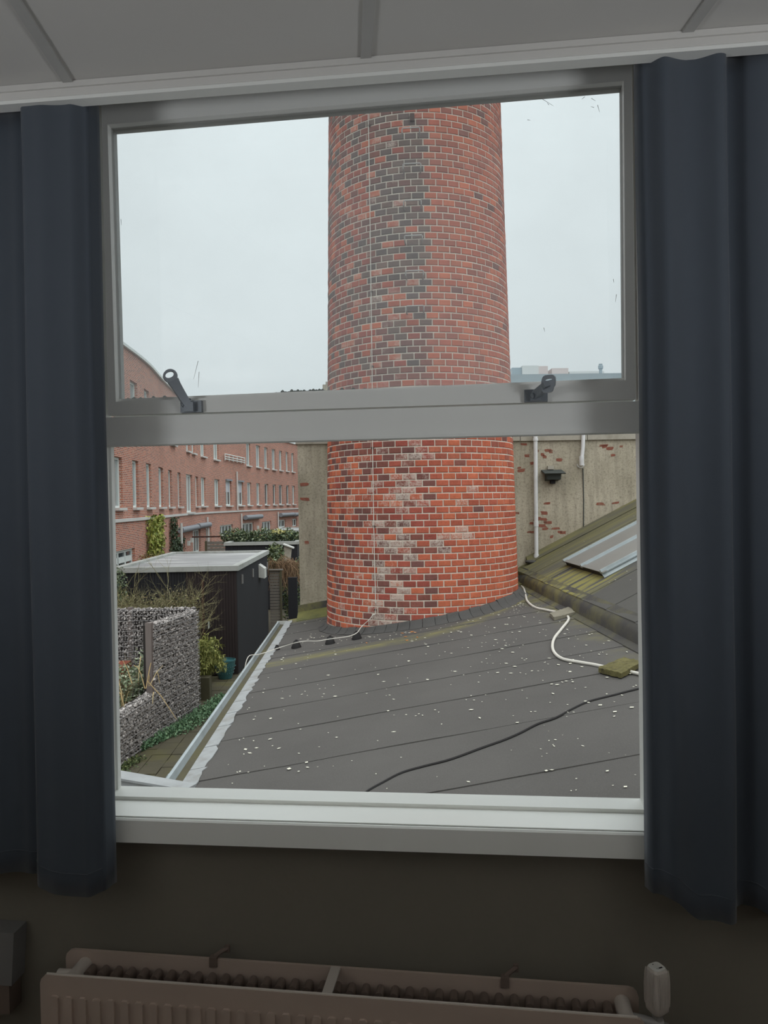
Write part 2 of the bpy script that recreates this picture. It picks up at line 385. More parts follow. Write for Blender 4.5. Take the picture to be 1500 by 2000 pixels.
for x in js:
    X = lambda x, y: x - (y + .13) * math.tan(sk)
    pts = [(X(x - .011, -.13), -.13, HC - .005), (X(x + .011, -.13), -.13, HC - .005), (X(x + .011, YB), YB, HC - .005), (X(x - .011, YB), YB, HC - .005)]
    if pts[2][0] > XR or pts[0][0] < XL: continue
    MB().prism(pts, (0, 0, .006)).build('cover_strip', 'strip_board', ceil)
# curtain pelmet trim along the ceiling edge
t = thing('trim_2', (0, -.13, 2.48), kind='structure', frame='I')
MB().box(XL, XR, -.145, -.12, 2.498, HC - .004).build('fascia_board', 'ceiling_board', t)
m = MB(); m.prism([(XL, -.152, 2.487), (XL, -.12, 2.487), (XL, -.12, 2.499), (XL, -.146, 2.499), (XL, -.152, 2.495)], (XR - XL, 0, 0)); m.build('lip_moulding', 'white_paint', t)
MB().box(XL, XR, -.150, -.12, HC - .014, HC - .001).build('cap_moulding', 'ceiling_board', t)

# window ------------------------------------------------------------
win = thing('window_1', (-.24, .08, .86), kind='structure', frame='I')
yf = .045
fx0, fx1 = -.883, .389          # inner edges of the fixed frame
m = MB(); m.box(-.96, fx0, yf, .088, .86, 2.66).build('frame_stile', 'white_paint', win)
MB().box(-.96, fx0 - .035, .088, .13, .86, 2.66).build('outer_stile', 'white_paint', win)
m = MB(); m.box(fx1, .47, yf, .088, .86, 2.66).build('frame_stile', 'white_paint', win)
MB().box(fx0, fx1, yf + .002, .13, 2.600, 2.66).build('frame_head', 'white_paint', win)
m = MB(); m.prism([(fx0, yf, 1.749), (fx0, .086, 1.7515), (fx0, .13, 1.765), (fx0, .13, 1.80), (fx0, yf, 1.819)], (fx1 - fx0, 0, 0)); m.build('transom', 'white_paint', win)
m = MB(); m.prism([(fx0, yf - .006, 1.749), (fx0, yf + .004, 1.746), (fx0, yf + .004, 1.757), (fx0, yf - .006, 1.756)], (fx1 - fx0, 0, 0)); m.build('transom_bead', 'white_paint', win)
m = MB(); m.prism([(fx0, yf, .858), (fx0, .13, .858), (fx0, .13, .872), (fx0, .086, .899), (fx0, yf, .889)], (fx1 - fx0, 0, 0)); m.build('bottom_rail', 'daylit_paint', win)
MB().box(fx0, fx0 + .006, .070, .086, .89, 1.752).build('glazing_bead', 'white_paint', win)
# top-hung sash with a stepped inner edge
sx0, sx1, sz0, sz1 = -.872, .382, 1.824, 2.588
iz0 = 1.866
# inner corners of the sash as measured: its head rises slightly to the right
FRT = [(-.852, 1.857), (.361, 1.868), (.365, 2.543), (-.858, 2.531)]
LIP = [(-.857, 1.866), (.366, 1.876), (.366, 2.554), (-.862, 2.532)]
def ring(o, n, ya, yb, yc, name):
    for i in range(4):
        j = (i + 1) % 4
        P = [(o[i][0], ya, o[i][1]), (o[j][0], ya, o[j][1]), (n[j][0], yb, n[j][1]), (n[i][0], yb, n[i][1])]
        m = MB(); m.loft([P, [(p[0], yc, p[2]) for p in P]]); m.build(name, 'white_paint', win)
OUT = [(sx0, sz0), (sx1, sz0), (sx1, sz1), (sx0, sz1)]
ring(OUT, FRT, yf + .004, yf + .004, .10, 'sash_rail')
MID = [(p[0], p[1]) for p in FRT]
ring(MID, LIP, .068, .068, .10, 'glazing_lip')
MB().box(-.875, .378, .078, .082, 1.85, 2.57).build('upper_pane', 'glass_upper', win)
# thin dirt scratches on the upper pane
m = MB()
for (x0, y0, x1, y1) in ((387, 705, 378, 741), (389, 726, 387, 757), (1057, 192, 1081, 207), (1142, 189, 1136, 194), (1155, 192, 1163, 197), (1167, 205, 1171, 219), (1160, 210, 1154, 208), (1062, 640, 1064, 648), (236, 428, 237, 440), (1198, 545, 1199, 552), (1072, 205, 1069, 201), (1030, 234, 1036, 235), (1204, 575, 1202, 590)):
    a, b = atY(x0, y0, .0772), atY(x1, y1, .0772); d = (b - a).normalized(); nn = Vector((d.z, 0, -d.x)) * .0006
    m.add([a - nn, b - nn * .4, b + nn * .4, a + nn], [(0, 1, 2, 3)])
m.build('dirt_marks', 'box_grey', win, kind='stuff')
m = MB(); rr = random.Random(3)
for x in [250, 262, 275, 300, 322] + list(range(540, 632, 6)) + [655, 668, 690, 712, 735]:
    y = 782 - (x - 240) * .0405; p = atY(x, y - 3, .092); hh = (.004 + .006 * rr.random())
    m.lathe([(.0, 0), (.006, 0), (.005, hh * .6), (.001, hh)], (p.x, .092, iz0 + (p.x + .857) * .0082), 7)
m.build('moss_lumps', 'moss_lump', win, kind='stuff')
def handle(base, d, nrm, name='stay_handle', head=.006, bent=False):
    """casement fastener: base plate, pivot, tapering arm along d with a ring head lying square to nrm"""
    h = MB(); b = Vector(base); d = Vector(d).normalized(); n = Vector(nrm); n = (n - d * n.dot(d)).normalized(); s = d.cross(n)
    o = MB(); o.box(b.x - .022 * 1, b.x + .030, b.y - .004, b.y + .010, b.z - .012, b.z + .016)
    o.box(b.x - .010, b.x + .014, b.y - .016, b.y, b.z - .011, b.z + .012)
    ro = o.build(name, 'handle_metal', win)
    L = .088; sec = []
    # arm, rectangular section, widening to the head
    for tt, ww, th in ((0, .008, .008), (.018, .0095, .009), (.045, .0105, .008), (.060, .0115, .007), (.072, .0135, .006)):
        c = b + d * tt + Vector((0, -.006, 0)); sec.append([c + s * ww + n * th, c - s * ww + n * th, c - s * ww - n * th, c + s * ww - n * th])
    a = MB().loft(sec)
    # ring head with an oval finger hole
    c = b + d * .084 + Vector((0, -.006, 0)); N = 28; q = []
    for k in range(N):
        an = 2 * pi * k / N; e1_ = s * (.0165 * cos(an)) + d * (.0160 * sin(an)); e2_ = s * (.0112 * cos(an)) + d * (.0066 * sin(an)) + d * .003
        q.append([c + e1_ + n * head, c + e2_ + n * head, c + e2_ - n * .006, c + e1_ - n * .006])
    q.append(q[0]); vs = [p for r in q for p in r]; fs = []
    for i in range(N):
        for j in range(4): fs.append((i * 4 + j, i * 4 + (j + 1) % 4, (i + 1) * 4 + (j + 1) % 4, (i + 1) * 4 + j))
    if not bent: a.add(vs, fs)
    else:      # head bent upright: a rounded plate facing the room with a flat slot near its top
        q = []; X_, Z_ = Vector((.95, -.3, 0)).normalized(), Vector((.10, -.12, 1)).normalized(); c = b + d * .070; nn_ = X_.cross(Z_); N = 32
        for k in range(N):
            an = 2 * pi * k / N; ca, sa = cos(an), sin(an); rr_ = 1 / ((abs(ca) ** 4 + abs(sa) ** 4) ** .25); tw = .0150 if sa > -.3 else .0125
            o_ = X_ * (tw * rr_ * ca) + Z_ * (.0195 * rr_ * sa); i_ = X_ * (.0082 * ca) + Z_ * (.0024 * sa + .009)
            q.append([c + o_ + nn_ * .006, c + i_ + nn_ * .006, c + i_ - nn_ * .006, c + o_ - nn_ * .006])
        q.append(q[0]); a.add([p for r in q for p in r], [(i * 4 + j, i * 4 + (j + 1) % 4, (i + 1) * 4 + (j + 1) % 4, (i + 1) * 4 + j) for i in range(N) for j in range(4)])
    a.build('handle_arm', 'handle_metal', ro, smooth=True)
    k = MB().tube([b + d * .012 - s * .013 + Vector((0, -.006, 0)), b + d * .012 + s * .013 + Vector((0, -.006, 0))], .006, 10); k.build('pivot_pin', 'handle_metal', ro, smooth=True)
b1 = atY(372, 797, yf); b2 = atY(1043, 772, yf)
handle((b1.x, yf - .004, sz0 + .012), (-.36, -.22, .72), (.45, -1, .10))
handle((b2.x, yf - .004, sz0 + .012), (.30, -.72, .22), (-.15, -.35, 1.0), head=.008, bent=True)

# window board (projecting sill)
sill = thing('window_sill', (-.24, -.01, .80), 'white painted window board with a thin joint line below the lower pane', 'windowsill', frame='I')
m = MB(); m.box(-1.0, .50, -.047, yf, .836, .880); m.build('sill_board', 'daylit_paint', sill)
MB().box(-1.0, .50, -.049, -.0465, .838, .8775).build('joint_line', 'box_grey', sill)
m = MB(); m.prism([(-1.0, -.060, .823), (-1.0, -.049, .823), (-1.0, -.049, .877), (-1.0, -.056, .8785), (-1.0, -.060, .8745)], (1.5, 0, 0)); m.build('nosing', 'daylit_paint', sill)

# curtains ----------------------------------------------------------
def curtain(name, x0, x1, z0f, yf_, folds, label, seed):
    root = thing(name, ((x0 + x1) / 2, -.1, 0.72), label, 'curtain', frame='I')
    NX, NZ = 150, 34; mb = MB(); pts = []
    for k in range(NZ + 1):
        zf = k / NZ
        for i in range(NX + 1):
            x = x0 + (x1 - x0) * i / NX
            zb = z0f(x); z = zb + (2.515 - zb) * zf
            y = yf_(x, zf)
            wob = .004 * noise.noise((x * 5, z * 1.3, seed))
            pts.append((x + .006 * noise.noise((x * 3, z * 1.5, seed + 5)), y + wob, z))
    fs = [(k * (NX + 1) + i, k * (NX + 1) + i + 1, (k + 1) * (NX + 1) + i + 1, (k + 1) * (NX + 1) + i) for k in range(NZ) for i in range(NX)]
    mb.add(pts, fs); c = mb.build('curtain_fabric', 'curtain', root, smooth=True)
    c.modifiers.clear(); md = c.modifiers.new('th', 'SOLIDIFY'); md.thickness = .0025; md.offset = 0
    # hem seam
    hs = MB(); line = []
    for i in range(0, NX + 1, 2):
        x = x0 + (x1 - x0) * i / NX; line.append((x, yf_(x, .03) - .003, z0f(x) + .052))
    hs.tube(line, .0010, 5).build('hem_stitching', 'curtain', root)
    return root
def sm(a, b, x): t = min(1, max(0, (x - a) / (b - a))); return t * t * (3 - 2 * t)
def yl(x, zf):
    y = -.078
    y -= .060 * sm(-1.005, -.965, x) * (1 - .35 * sm(-.86, -.826, x)) * (1 - sm(-.826, -.816, x))
    y -= .012 * sin((x + 1.0) * 38) * sm(-.95, -.9, x) * 0.5
    y -= .03 * (.5 + .5 * cos((x + 1.14) * 34)) * (1 - sm(-1.03, -.99, x))
    return y
def zl(x): return .755 - .016 * sm(-.98, -.93, x) - .008 * sin((x + .94) * 22) * sm(-.95, -.90, x) + .006 * sm(-.86, -.82, x) - .0 * x
curtain('curtain', -1.42, -.815, zl, yl, 3, 'dark blue-grey curtain hanging left of the window, its front fold lit along the edge', 1.3)
def yr(x, zf):
    y = -.078
    y -= .055 * (.6 * sm(.3625, .371, x) + .4 * sm(.371, .41, x)) * (1 - sm(.525, .545, x))
    y -= .014 * sin((x - .36) * 40 + .6) * sm(.38, .42, x) * (1 - sm(.50, .53, x))
    y -= .03 * (.5 + .5 * cos((x - .62) * 36)) * sm(.545, .58, x)
    return y
def zr(x): return .775 - .045 * sm(.40, .47, x) - .004 * sin(x * 60) + .012 * (1 - abs((x - .54) / .02)) * (abs(x - .54) < .02) - .03 * sm(.57, .63, x) + .018 * sm(.54, .56, x)
curtain('curtain', .362, 1.05, zr, yr, 3, 'dark blue-grey curtain hanging right of the window above the thermostat valve', 9.1)

# radiator ----------------------------------------------------------
rad = thing('radiator', (-.31, -.10, .0), 'cream double panel radiator under the window, convector fins between its panels', 'radiator', frame='I')
rad.rotation_euler.z = -.031
rb = Vector(rad['_b'])
def RP(y0, y1, x0, x1, z0, z1, name, grooves):
    m = MB(); n = 3
    # panel with rounded upper corners
    r = .02; pts = [(x0, y0, z0), (x1, y0, z0)]
    pts += [(x1 - r + r * cos(a), y0, z1 - r + r * sin(a)) for a in (0, pi / 6, pi / 3, pi / 2)] + [(x0 + r - r * sin(a), y0, z1 - r + r * cos(a)) for a in (0, pi / 6, pi / 3, pi / 2)]
    m.prism(pts, (0, y1 - y0, 0)); p = m.build(name, 'radiator_enamel', rad)
    if grooves:
        x = x0 + .026
        k = 0
        while x < x1 - .04:
            g = MB(); zt = z1 - .044
            g.prism([(x, y0 - .006, z0 + .04), (x + .019, y0 - .006, z0 + .04), (x + .019, y0 - .006, zt - .004), (x + .015, y0 - .006, zt), (x + .004, y0 - .006, zt), (x, y0 - .006, zt - .004)], (0, .007, 0))
            g.build('panel_rib', 'radiator_enamel', p); x += .0333; k += 1
    return p
RX0, RX1, RZ = -.968, .345, .552
RP(-.055, -.047, RX0, RX1, .08, RZ, 'rear_panel', False)
fp = RP(-.155, -.147, RX0 - .003, RX1 - .004, .08, RZ + .001, 'front_panel', True)
MB().tube([(RX0 + .012, -.151, RZ + .0015), (RX1 - .02, -.151, RZ + .0015)], .0028, 8).build('top_edge', 'valve_plastic', rad)
m = MB()
for yy in (-.062, -.140): m.box(RX0 + .03, RX1 - .03, yy - .008, yy + .008, .09, RZ - .075)
m.build('water_channel', 'radiator_enamel', rad)
# convector fins: folded tabs with rounded tops
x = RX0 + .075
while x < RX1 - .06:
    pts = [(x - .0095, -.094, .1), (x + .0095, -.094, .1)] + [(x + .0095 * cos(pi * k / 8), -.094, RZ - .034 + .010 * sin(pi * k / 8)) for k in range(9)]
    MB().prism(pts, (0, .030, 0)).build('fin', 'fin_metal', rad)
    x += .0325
for xx in (-.315,):
    m = MB(); m.box(xx - .011, xx + .011, -.150, -.05, RZ - .004, RZ + .0005); m.build('cross_strap', 'valve_plastic', rad)
for xx in (RX0 + .05, RX1 - .035):
    m = MB(); m.tube([(xx, -.15, RZ - .032), (xx, -.052, RZ - .032)], .017, 14); m.lathe([(.010, -.02), (.02, -.014), (.0225, 0), (.02, .014), (.010, .02)], (xx, -.125, RZ - .034), 14)
    m.build('connector', 'valve_plastic', rad, smooth=True)
m = MB(); m.tube([(RX0 + .05, -.10, RZ - .032), (RX0 + .008, -.10, RZ - .032)], .013, 12); m.build('end_plug', 'valve_plastic', rad, smooth=True)
for (px_, py_) in ((412, 1884), (985, 1916)):
    p = atY(px_, py_, -.06); m = MB(); xx = p.x
    m.box(xx - .009, xx + .009, -.06, -.044, RZ - .016, RZ + .006); m.tube([(xx, -.05, RZ + .004), (xx + .016, -.04, RZ + .012), (xx + .026, -.030, RZ + .014)], .005, 8); m.box(xx + .018, xx + .030, -.034, -.026, RZ + .004, RZ + .020)
    m.build('wall_clip', 'fin_metal', rad)
# thermostat valve on its right end
val = thing('thermostat_valve', (.375, -.115, .50), 'cream ribbed thermostatic valve head standing at the right end of the radiator', 'valve', frame='I')
vc = Vector((.375, -.115, 0)); rot = radians(30)
def sq(r, z, n=32, p=4.0):
    out = []
    for k in range(n):
        a = 2 * pi * k / n; rr = r / ((abs(cos(a)) ** p + abs(sin(a)) ** p) ** (1 / p)); a2 = a + rot
        out.append((vc.x + rr * cos(a2), vc.y + rr * sin(a2), z))
    return out
m = MB().loft([sq(.012, .528), sq(.019, .536), sq(.0205, .552), sq(.0208, .59), sq(.0192, .611), sq(.0172, .6205), sq(.015, .6235)])
m.build('valve_body', 'valve_plastic', val, smooth=True)
m = MB(); 
for k in range(4):
    for j in range(-3, 4):
        a = k * pi / 2 + rot; ex = Vector((cos(a), sin(a), 0)); ey = Vector((-sin(a), cos(a), 0))
        c = vc + ex * .0203 + ey * (j * .0046); 
        m.loft([[c + ey * .001 + ex * e0 + ZV * z, c - ey * .001 + ex * e0 + ZV * z, c - ey * .001 - ex * .004 + ZV * z, c + ey * .001 - ex * .004 + ZV * z] for z, e0 in ((.548, .0), (.556, .0010), (.590, .0013), (.611, -.0005), (.6195, -.0024))])
m.build('grip_ribs', 'valve_plastic', val, kind='stuff')
m = MB().loft([sq(.0145, .6232), sq(.0145, .6250), sq(.0138, .6258)]); cap = m.build('cap_plate', 'lamp_shade', val)
e1 = Vector((cos(rot + pi / 2), sin(rot + pi / 2), 0)); e0 = Vector((cos(rot), sin(rot), 0)); cc = vc + ZV * .6259
m = MB(); m.lathe([(.0013, 0), (.0013, .0003)], cc + e1 * .008 - e0 * .003, 12)
N = 14; c0 = cc - e1 * .0075 - e0 * .0045
for k in range(N):
    a, b = 2 * pi * k / N, 2 * pi * (k + 1) / N
    m.add([c0 + (e0 * cos(a) + e1 * sin(a)) * .0022 + ZV * .0002, c0 + (e0 * cos(b) + e1 * sin(b)) * .0022 + ZV * .0002, c0 + (e0 * cos(b) + e1 * sin(b)) * .0017 + ZV * .0002, c0 + (e0 * cos(a) + e1 * sin(a)) * .0017 + ZV * .0002], [(0, 1, 2, 3)])
for q, wd in ((.0, .0007), (.0013, .0005), (.0026, .0008), (.0042, .0007), (.0056, .0005), (.0070, .0008)):
    c = cc - e1 * .0075 + e0 * (q - .0005) + ZV * .0002
    m.obox(c, (e0 + e1 * (.3 if wd > .00065 else -.1)).normalized(), e1, ZV, wd, .0018, .0001)
m.build('cap_print', 'dark_mark', cap)
m = MB().tube([(RX1 - .035, -.118, .518), (.385, -.118, .505)], .0115, 12); m.tube([(.375, -.115, .50), (.375, -.115, .532)], .011, 12); m.tube([(.392, -.115, .505), (.392, -.115, .02)], .007, 10)
m.build('valve_pipe', 'rung_steel', val, smooth=True)
# grey sheet leaning at the left wall
bx = thing('wall_box', (-1.18, -.03, .40), 'grey metal box with a dark lower edge on the wall left of the radiator', 'box', frame='I')
m = MB(); m.prism([(-1.28, -.055, .47), (-1.092, -.055, .47), (-1.083, -.055, .596), (-1.28, -.055, .600)], (0, .054, 0)); m.build('box_body', 'box_grey', bx)
m = MB(); m.box(-1.28, -1.10, -.052, -.004, .40, .468); m.build('box_lower_housing', 'fin_metal', bx)
MB().box(-1.25, -1.12, -.0575, -.054, .56, .566).build('box_slot', 'dark_mark', bx)

# ================================================================== YARD: ground, roofs, chimney
MB().box(-60, 90, 2.6, 150, G - .3, G - .03).build('ground', 'soil', base=(0, 40, G - .3), kind='structure')
# low flat roof: one felt sheet per metre, each lapping the next
roof = thing('flat_roof', (UE, 2.2, ZE), 'dark bitumen felt roof with cross seams below the window', 'roof')
v0s = [2.2, 3.1, 4.1, 5.08, 6.17, 7.2, 8.1, 9.02, 10.0, 11.0, 12.0, 13.0, 14.0, V_W]
US = 2.86
for i in range(len(v0s) - 1):
    a, b = v0s[i], v0s[i + 1]
    m = MB(); NU = 22; rg = []; r_ = random.Random(i)
    for k in range(NU + 1):
        u = UE + .045 + (US + .1 - UE - .045) * k / NU; z = rz(u)
        z += .006 * noise.noise((u * 1.1, i * 3.1, 0)); j = .012 * noise.noise((u * 2.0, i * 7.7, 2))
        aa = a + j
        if i == 0: aa = 2.12 + .138 * u
        rg.append([(u, aa, z + .007), (u, aa + .01, z + .0085), (u, b + .05, z + .0005), (u, b + .05, z - .03), (u, aa, z - .03)])
    m.loft(rg); m.build('roofing_sheet', 'felt_main', roof)
MB().prism([(UE + .05, 2.2, rz(UE) - .04), (5.5, 2.2, rz(UE) - .04), (5.5, 2.2, G), (UE + .05, 2.2, G)], (0, V_W - 2.25, 0)).build('lower_building', 'old_render', label='rendered outer wall of the low building under the felt roof', cat='building')
# green fillet between the roof and the grey wall, left of the chimney
rg = []; rg2 = []
for k in range(13):
    u = -1.27 + 1.13 * k / 12; j = .012 * noise.noise((u * 3, 1, 1)); z = rz(u)
    rg.append([(u, V_W - .46 + j, z + .012), (u, V_W - .12, z + .11 + j), (u, V_W - .05, z + .125 + j), (u, V_W, z - .02), (u, V_W - .46, z - .02)])
    rg2.append([(u, V_W - .055, z + .12 + j), (u, V_W - .035, z + .245 + j * .5), (u, V_W, z + .25), (u, V_W, z + .1)])
MB().loft(rg).build('mossy_fillet', 'felt_green', roof, smooth=True); MB().loft(rg2).build('wall_upstand', 'felt_edge', roof)
# gutter along the eave
gut = thing('zinc_gutter', (UE - .12, 6, ZE - .1), 'long zinc eaves gutter with brown silt in its channel', 'gutter')
prof = [(-.205, -.012), (-.215, .004), (-.200, .020), (-.180, .016), (-.172, .0), (-.165, -.03), (-.135, -.06), (-.10, -.06), (-.075, -.035), (-.07, .0), (-.066, .0), (-.07, -.04), (-.10, -.067), (-.138, -.067), (-.176, -.035), (-.186, -.014)]
ys = [5.0, 6.4, 6.42, 9.3, 9.32, 12.2, 12.22, V_W - .15]
gu0 = UE + .085
m = MB(); m.loft([[(gu0 + p[0] * 1.15, y, ZE - .015 + p[1] * 1.15) for p in prof] for y in ys], True, True); m.build('gutter_channel', 'zinc', gut, smooth=True)
m = MB(); m.box(gu0 - .245, gu0 - .06, V_W - .16, V_W - .14, ZE - .09, ZE + .012); m.build('gutter_end_cap', 'birdhouse_white', gut)
m = MB(); m.box(gu0 - .185, gu0 - .09, 5.0, V_W - .17, ZE - .075, ZE - .052); m.build('silt', 'paver', gut, kind='stuff')
for y in (6.41, 9.31, 12.21):
    m = MB(); m.loft([[(gu0 + p[0] * 1.17, y + q, ZE - .0145 + p[1] * 1.17) for p in prof] for q in (-.02, .02)]); m.build('gutter_joint', 'zinc', gut, smooth=True)
# torn zinc strip between felt and gutter: separate pieces
est = thing('eave_flashing', (UE, 6, ZE), 'pale ragged zinc flashing strip between gutter and felt', 'flashing')
v = 4.9; r_ = random.Random(11)
while v < V_W - .5:
    L = .42 + .25 * r_.random(); n = 5; A = []; B = []
    for k in range(n + 1):
        vv = v + (L - .015) * k / n; ov = .125 + .04 * r_.random()
        A.append((UE + .015, vv, rz(UE) - .0)); B.append((UE + ov, vv, rz(UE + ov) + .014 + .004 * r_.random()))
    C_ = [(UE + .015, p[1], p[2] + .016) for p in A]
    m = MB(); rings = [[A[k], C_[k], B[k], (B[k][0], B[k][1], B[k][2] - .012)] for k in range(n + 1)]
    m.loft(rings); m.build('flashing_piece', 'zinc_strip', est); v += L
# zinc capped low wall at the near end of the gutter
zc = thing('capped_parapet', (-1.9, 6.0, -.9), 'short pale zinc capped parapet at the near end of the gutter', 'parapet')
p0 = at_z(225, 1507, -.55); p1 = at_z(384, 1535, -.55); dd = (p1 - p0); p0 = p0 - dd * 1.2; nv = Vector((dd.y, -dd.x, 0)).normalized()
if nv.y > 0: nv = -nv
m = MB(); m.prism([p0, p1, p1 + nv * .13, p0 + nv * .17], (0, 0, .018)); m.build('zinc_cap', 'zinc_strip', zc)
p2 = p0 + (p1 - p0) * ((UE - .12 - p0.x) / (p1.x - p0.x)); m = MB(); m.prism([p0 + nv * .02 + ZV * -1.85, p2 + nv * .02 + ZV * -1.85, p2 + nv * .12 + ZV * -1.85, p0 + nv * .15 + ZV * -1.85], (0, 0, 1.85)); m.prism([p2 + nv * .02 + ZV * -.11, p1 + nv * .02 + ZV * -.05, p1 + nv * .10 + ZV * -.05, p2 + nv * .12 + ZV * -.11], (0, 0, .05)); m.build('wall_body', 'zinc_strip', zc)

# grey rendered wall
gw = thing('rendered_wall', (2.5, V_W, -.7), 'tall grey weathered rendered wall behind the chimney, bare brick showing in patches', 'wall')
wl = at_v(583, 1000, V_W).x; wtop = at_v(1000, 862, V_W).z
m = MB(); m.box(wl, 9.0, V_W, V_W + .35, G, wtop + .02); m.build('wall_face', 'old_render', gw)
u = wl - .03; r_ = random.Random(5)
while u < 9.0:
    L = 1.3 + .2 * r_.random(); dz = .006 * r_.random()
    m = MB(); m.prism([(u, V_W - .05, wtop + dz), (u, V_W + .4, wtop + dz), (u, V_W + .4, wtop + .15 + dz), (u, V_W - .05, wtop + .13 + dz)], (L - .012, 0, 0)); m.build('coping_stone', 'coping', gw); u += L
r_ = random.Random(21)
spots = [(1072, 880), (1060, 888), (1076, 882), (1065, 892), (1093, 898), (1041, 905), (1050, 881), (1018, 919), (1012, 914), (1183, 872), (1190, 876), (1178, 870), (1215, 872), (1199, 889), (1070, 983), (1063, 1002), (1050, 1013), (1064, 1019), (1060, 1014), (1068, 1021), (1057, 1027), (1064, 1033), (1087, 1032), (1095, 1039), (1102, 1040), (1172, 984), (1204, 982), (1037, 1022), (1034, 1039), (1040, 1039), (596, 946), (594, 975), (597, 1060), (1008, 1002), (1022, 868), (1030, 890), (1078, 1048)]
for (x, y) in spots:
    p = at_v(x + r_.uniform(-2, 2), y, V_W); w_ = r_.uniform(.035, .10); h_ = r_.uniform(.02, .034); sk_ = r_.uniform(-.008, .008)
    m = MB(); n = 8; pts = []
    for k in range(n):
        a = 2 * pi * k / n + .2; rr_ = r_.uniform(.6, 1.15); pts.append((p.x + w_ * rr_ * max(-1, min(1, 1.5 * cos(a))), V_W + .01, p.z + h_ * (rr_ * .5 + .5) * max(-1, min(1, 1.5 * sin(a))) + sk_ * cos(a)))
    pts = [(max(q_[0], wl + .005), q_[1], q_[2]) for q_ in pts]
    m.prism(pts[::-1], (0, -.013, 0)); m.build('bare_brick', 'exposed_brick', gw)
# downpipes, cable, lamp on the grey wall
def pipe_on_wall(name, pts, r, label, mat='pvc_pipe', sock=None):
    t_ = thing(name, pts[-1], label, 'pipe')
    MB().tube(pts, r, 14).build('pipe_run', mat, t_, smooth=True)
    for (z, hh, rr_) in sock or []:
        P0 = [p for p in pts]; x = P0[0][0] + (P0[-1][0] - P0[0][0]) * (P0[0][2] - z) / (P0[0][2] - P0[-1][2])
        y = P0[0][1] + (P0[-1][1] - P0[0][1]) * (P0[0][2] - z) / (P0[0][2] - P0[-1][2])
        MB().tube([(x, y, z), (x, y, z + hh)], rr_, 14).build('pipe_collar', mat, t_, smooth=True)
    return t_
a, b = at_v(1046, 845, V_W - .11), at_v(1047.5, 1090, V_W - .11)
tp = pipe_on_wall('downpipe', [(a.x, V_W - .11, a.z + .35), (b.x, V_W - .11, b.z)], .040, 'white straight downpipe with a collar, beside the wall lamp', sock=[(at_v(1046, 1023, V_W).z - .05, .10, .047), (at_v(1046, 862, V_W).z, .05, .05), (b.z - .03, .10, .052)])
a, b = at_v(1140, 845, V_W - .10), at_v(1136, 900, V_W - .10)
tp = thing('overflow_pipe', b, 'short white plastic pipe bent over the wall top, ending in a round socket', 'pipe')
MB().tube([(a.x + .02, V_W - .06, a.z + .5), (a.x, V_W - .08, a.z), ((a.x + b.x) / 2 + .01, V_W - .09, (a.z + b.z) / 2), (b.x, V_W - .10, b.z)], .036, 14).build('pipe_run', 'pvc_pipe', tp, smooth=True)
MB().tube([(b.x, V_W - .10, b.z - .09), (b.x, V_W - .10, b.z + .09)], .047, 16).build('pipe_socket', 'pvc_pipe', tp, smooth=True)
m = MB()
for k in range(10):
    a0, a1 = pi + pi * k / 10, pi + pi * (k + 1) / 10
    m.tube([(b.x + .068 * cos(a0), V_W - .03, b.z - .06 + .068 * sin(a0)), (b.x + .068 * cos(a1), V_W - .03, b.z - .06 + .068 * sin(a1))], .010, 6)
m.build('pipe_bracket', 'pvc_pipe', tp)
c1 = at_v(1138, 915, V_W); c2 = at_v(1139, 1044, V_W)
MB().tube([(c1.x, V_W - .02, c1.z), (c1.x + .005, V_W - .02, (c1.z + c2.z) / 2), (c2.x, V_W - .02, c2.z)], .010, 6).build('wall_cable', 'camera_grey', label='thin grey cable running straight down the wall below the overflow pipe', cat='cable')
lp = at_v(1076, 930, V_W); lx, lz = lp.x, lp.z
lm = thing('wall_lamp', (lx, V_W, lz - .1), 'dark grey hooded lamp mounted on the rendered wall right of the downpipe', 'lamp')
m = MB(); m.prism([(lx - .19, V_W, lz + .10), (lx - .19, V_W - .30, lz + .03), (lx - .19, V_W - .32, lz + .045), (lx - .19, V_W, lz + .125)], (.40, 0, 0)); m.build('lamp_hood', 'camera_grey', lm)
m = MB(); m.prism([(lx - .12, V_W, lz + .09), (lx - .12, V_W - .24, lz + .035), (lx - .12, V_W - .20, lz - .07), (lx - .12, V_W, lz - .09)], (.26, 0, 0)); m.build('lamp_body', 'camera_grey', lm)
m = MB(); m.box(lx - .03, lx + .06, V_W - .1, V_W - .02, lz - .15, lz - .09); m.build('cable_gland', 'dark_mark', lm)
m = MB(); m.box(lx - .07, lx + .05, V_W - .05, V_W, lz + .13, lz + .20); m.build('junction_box', 'coping', lm)

# upper roof to the right, upstand edge, wall flashing, metal rooflight
U1, Z1, S2 = 2.90, .24, .5
def uz(u): return Z1 + S2 * (u - U1)
up = thing('upper_roof', (U1, 6.0, .04), 'sloping felt roof on the right, raised above the flat roof and streaked with green algae', 'roof')
vv = [1.9, 3.0, 4.0, 5.05, 6.1, 7.15, 8.2, 9.2, 10.25, 11.3, 12.4, 13.5, V_W]
for i in range(len(vv) - 1):
    a, b = vv[i], vv[i + 1]; rg = []
    for k in range(12):
        u = U1 + .02 + 5.6 * k / 11; z = uz(u) + .004 * noise.noise((u, i * 2.2, 3)); aa = a + .01 * noise.noise((u * 2, i * 5.5, 2))
        if i == 0: aa = 2.12 + .138 * u
        rg.append([(u, aa, z + .009), (u, aa + .01, z + .011), (u, b + .05, z), (u, b + .05, z - .05), (u, aa, z - .05)])
    MB().loft(rg).build('roofing_sheet', 'felt_upper', up)
rg = []; NU = 60
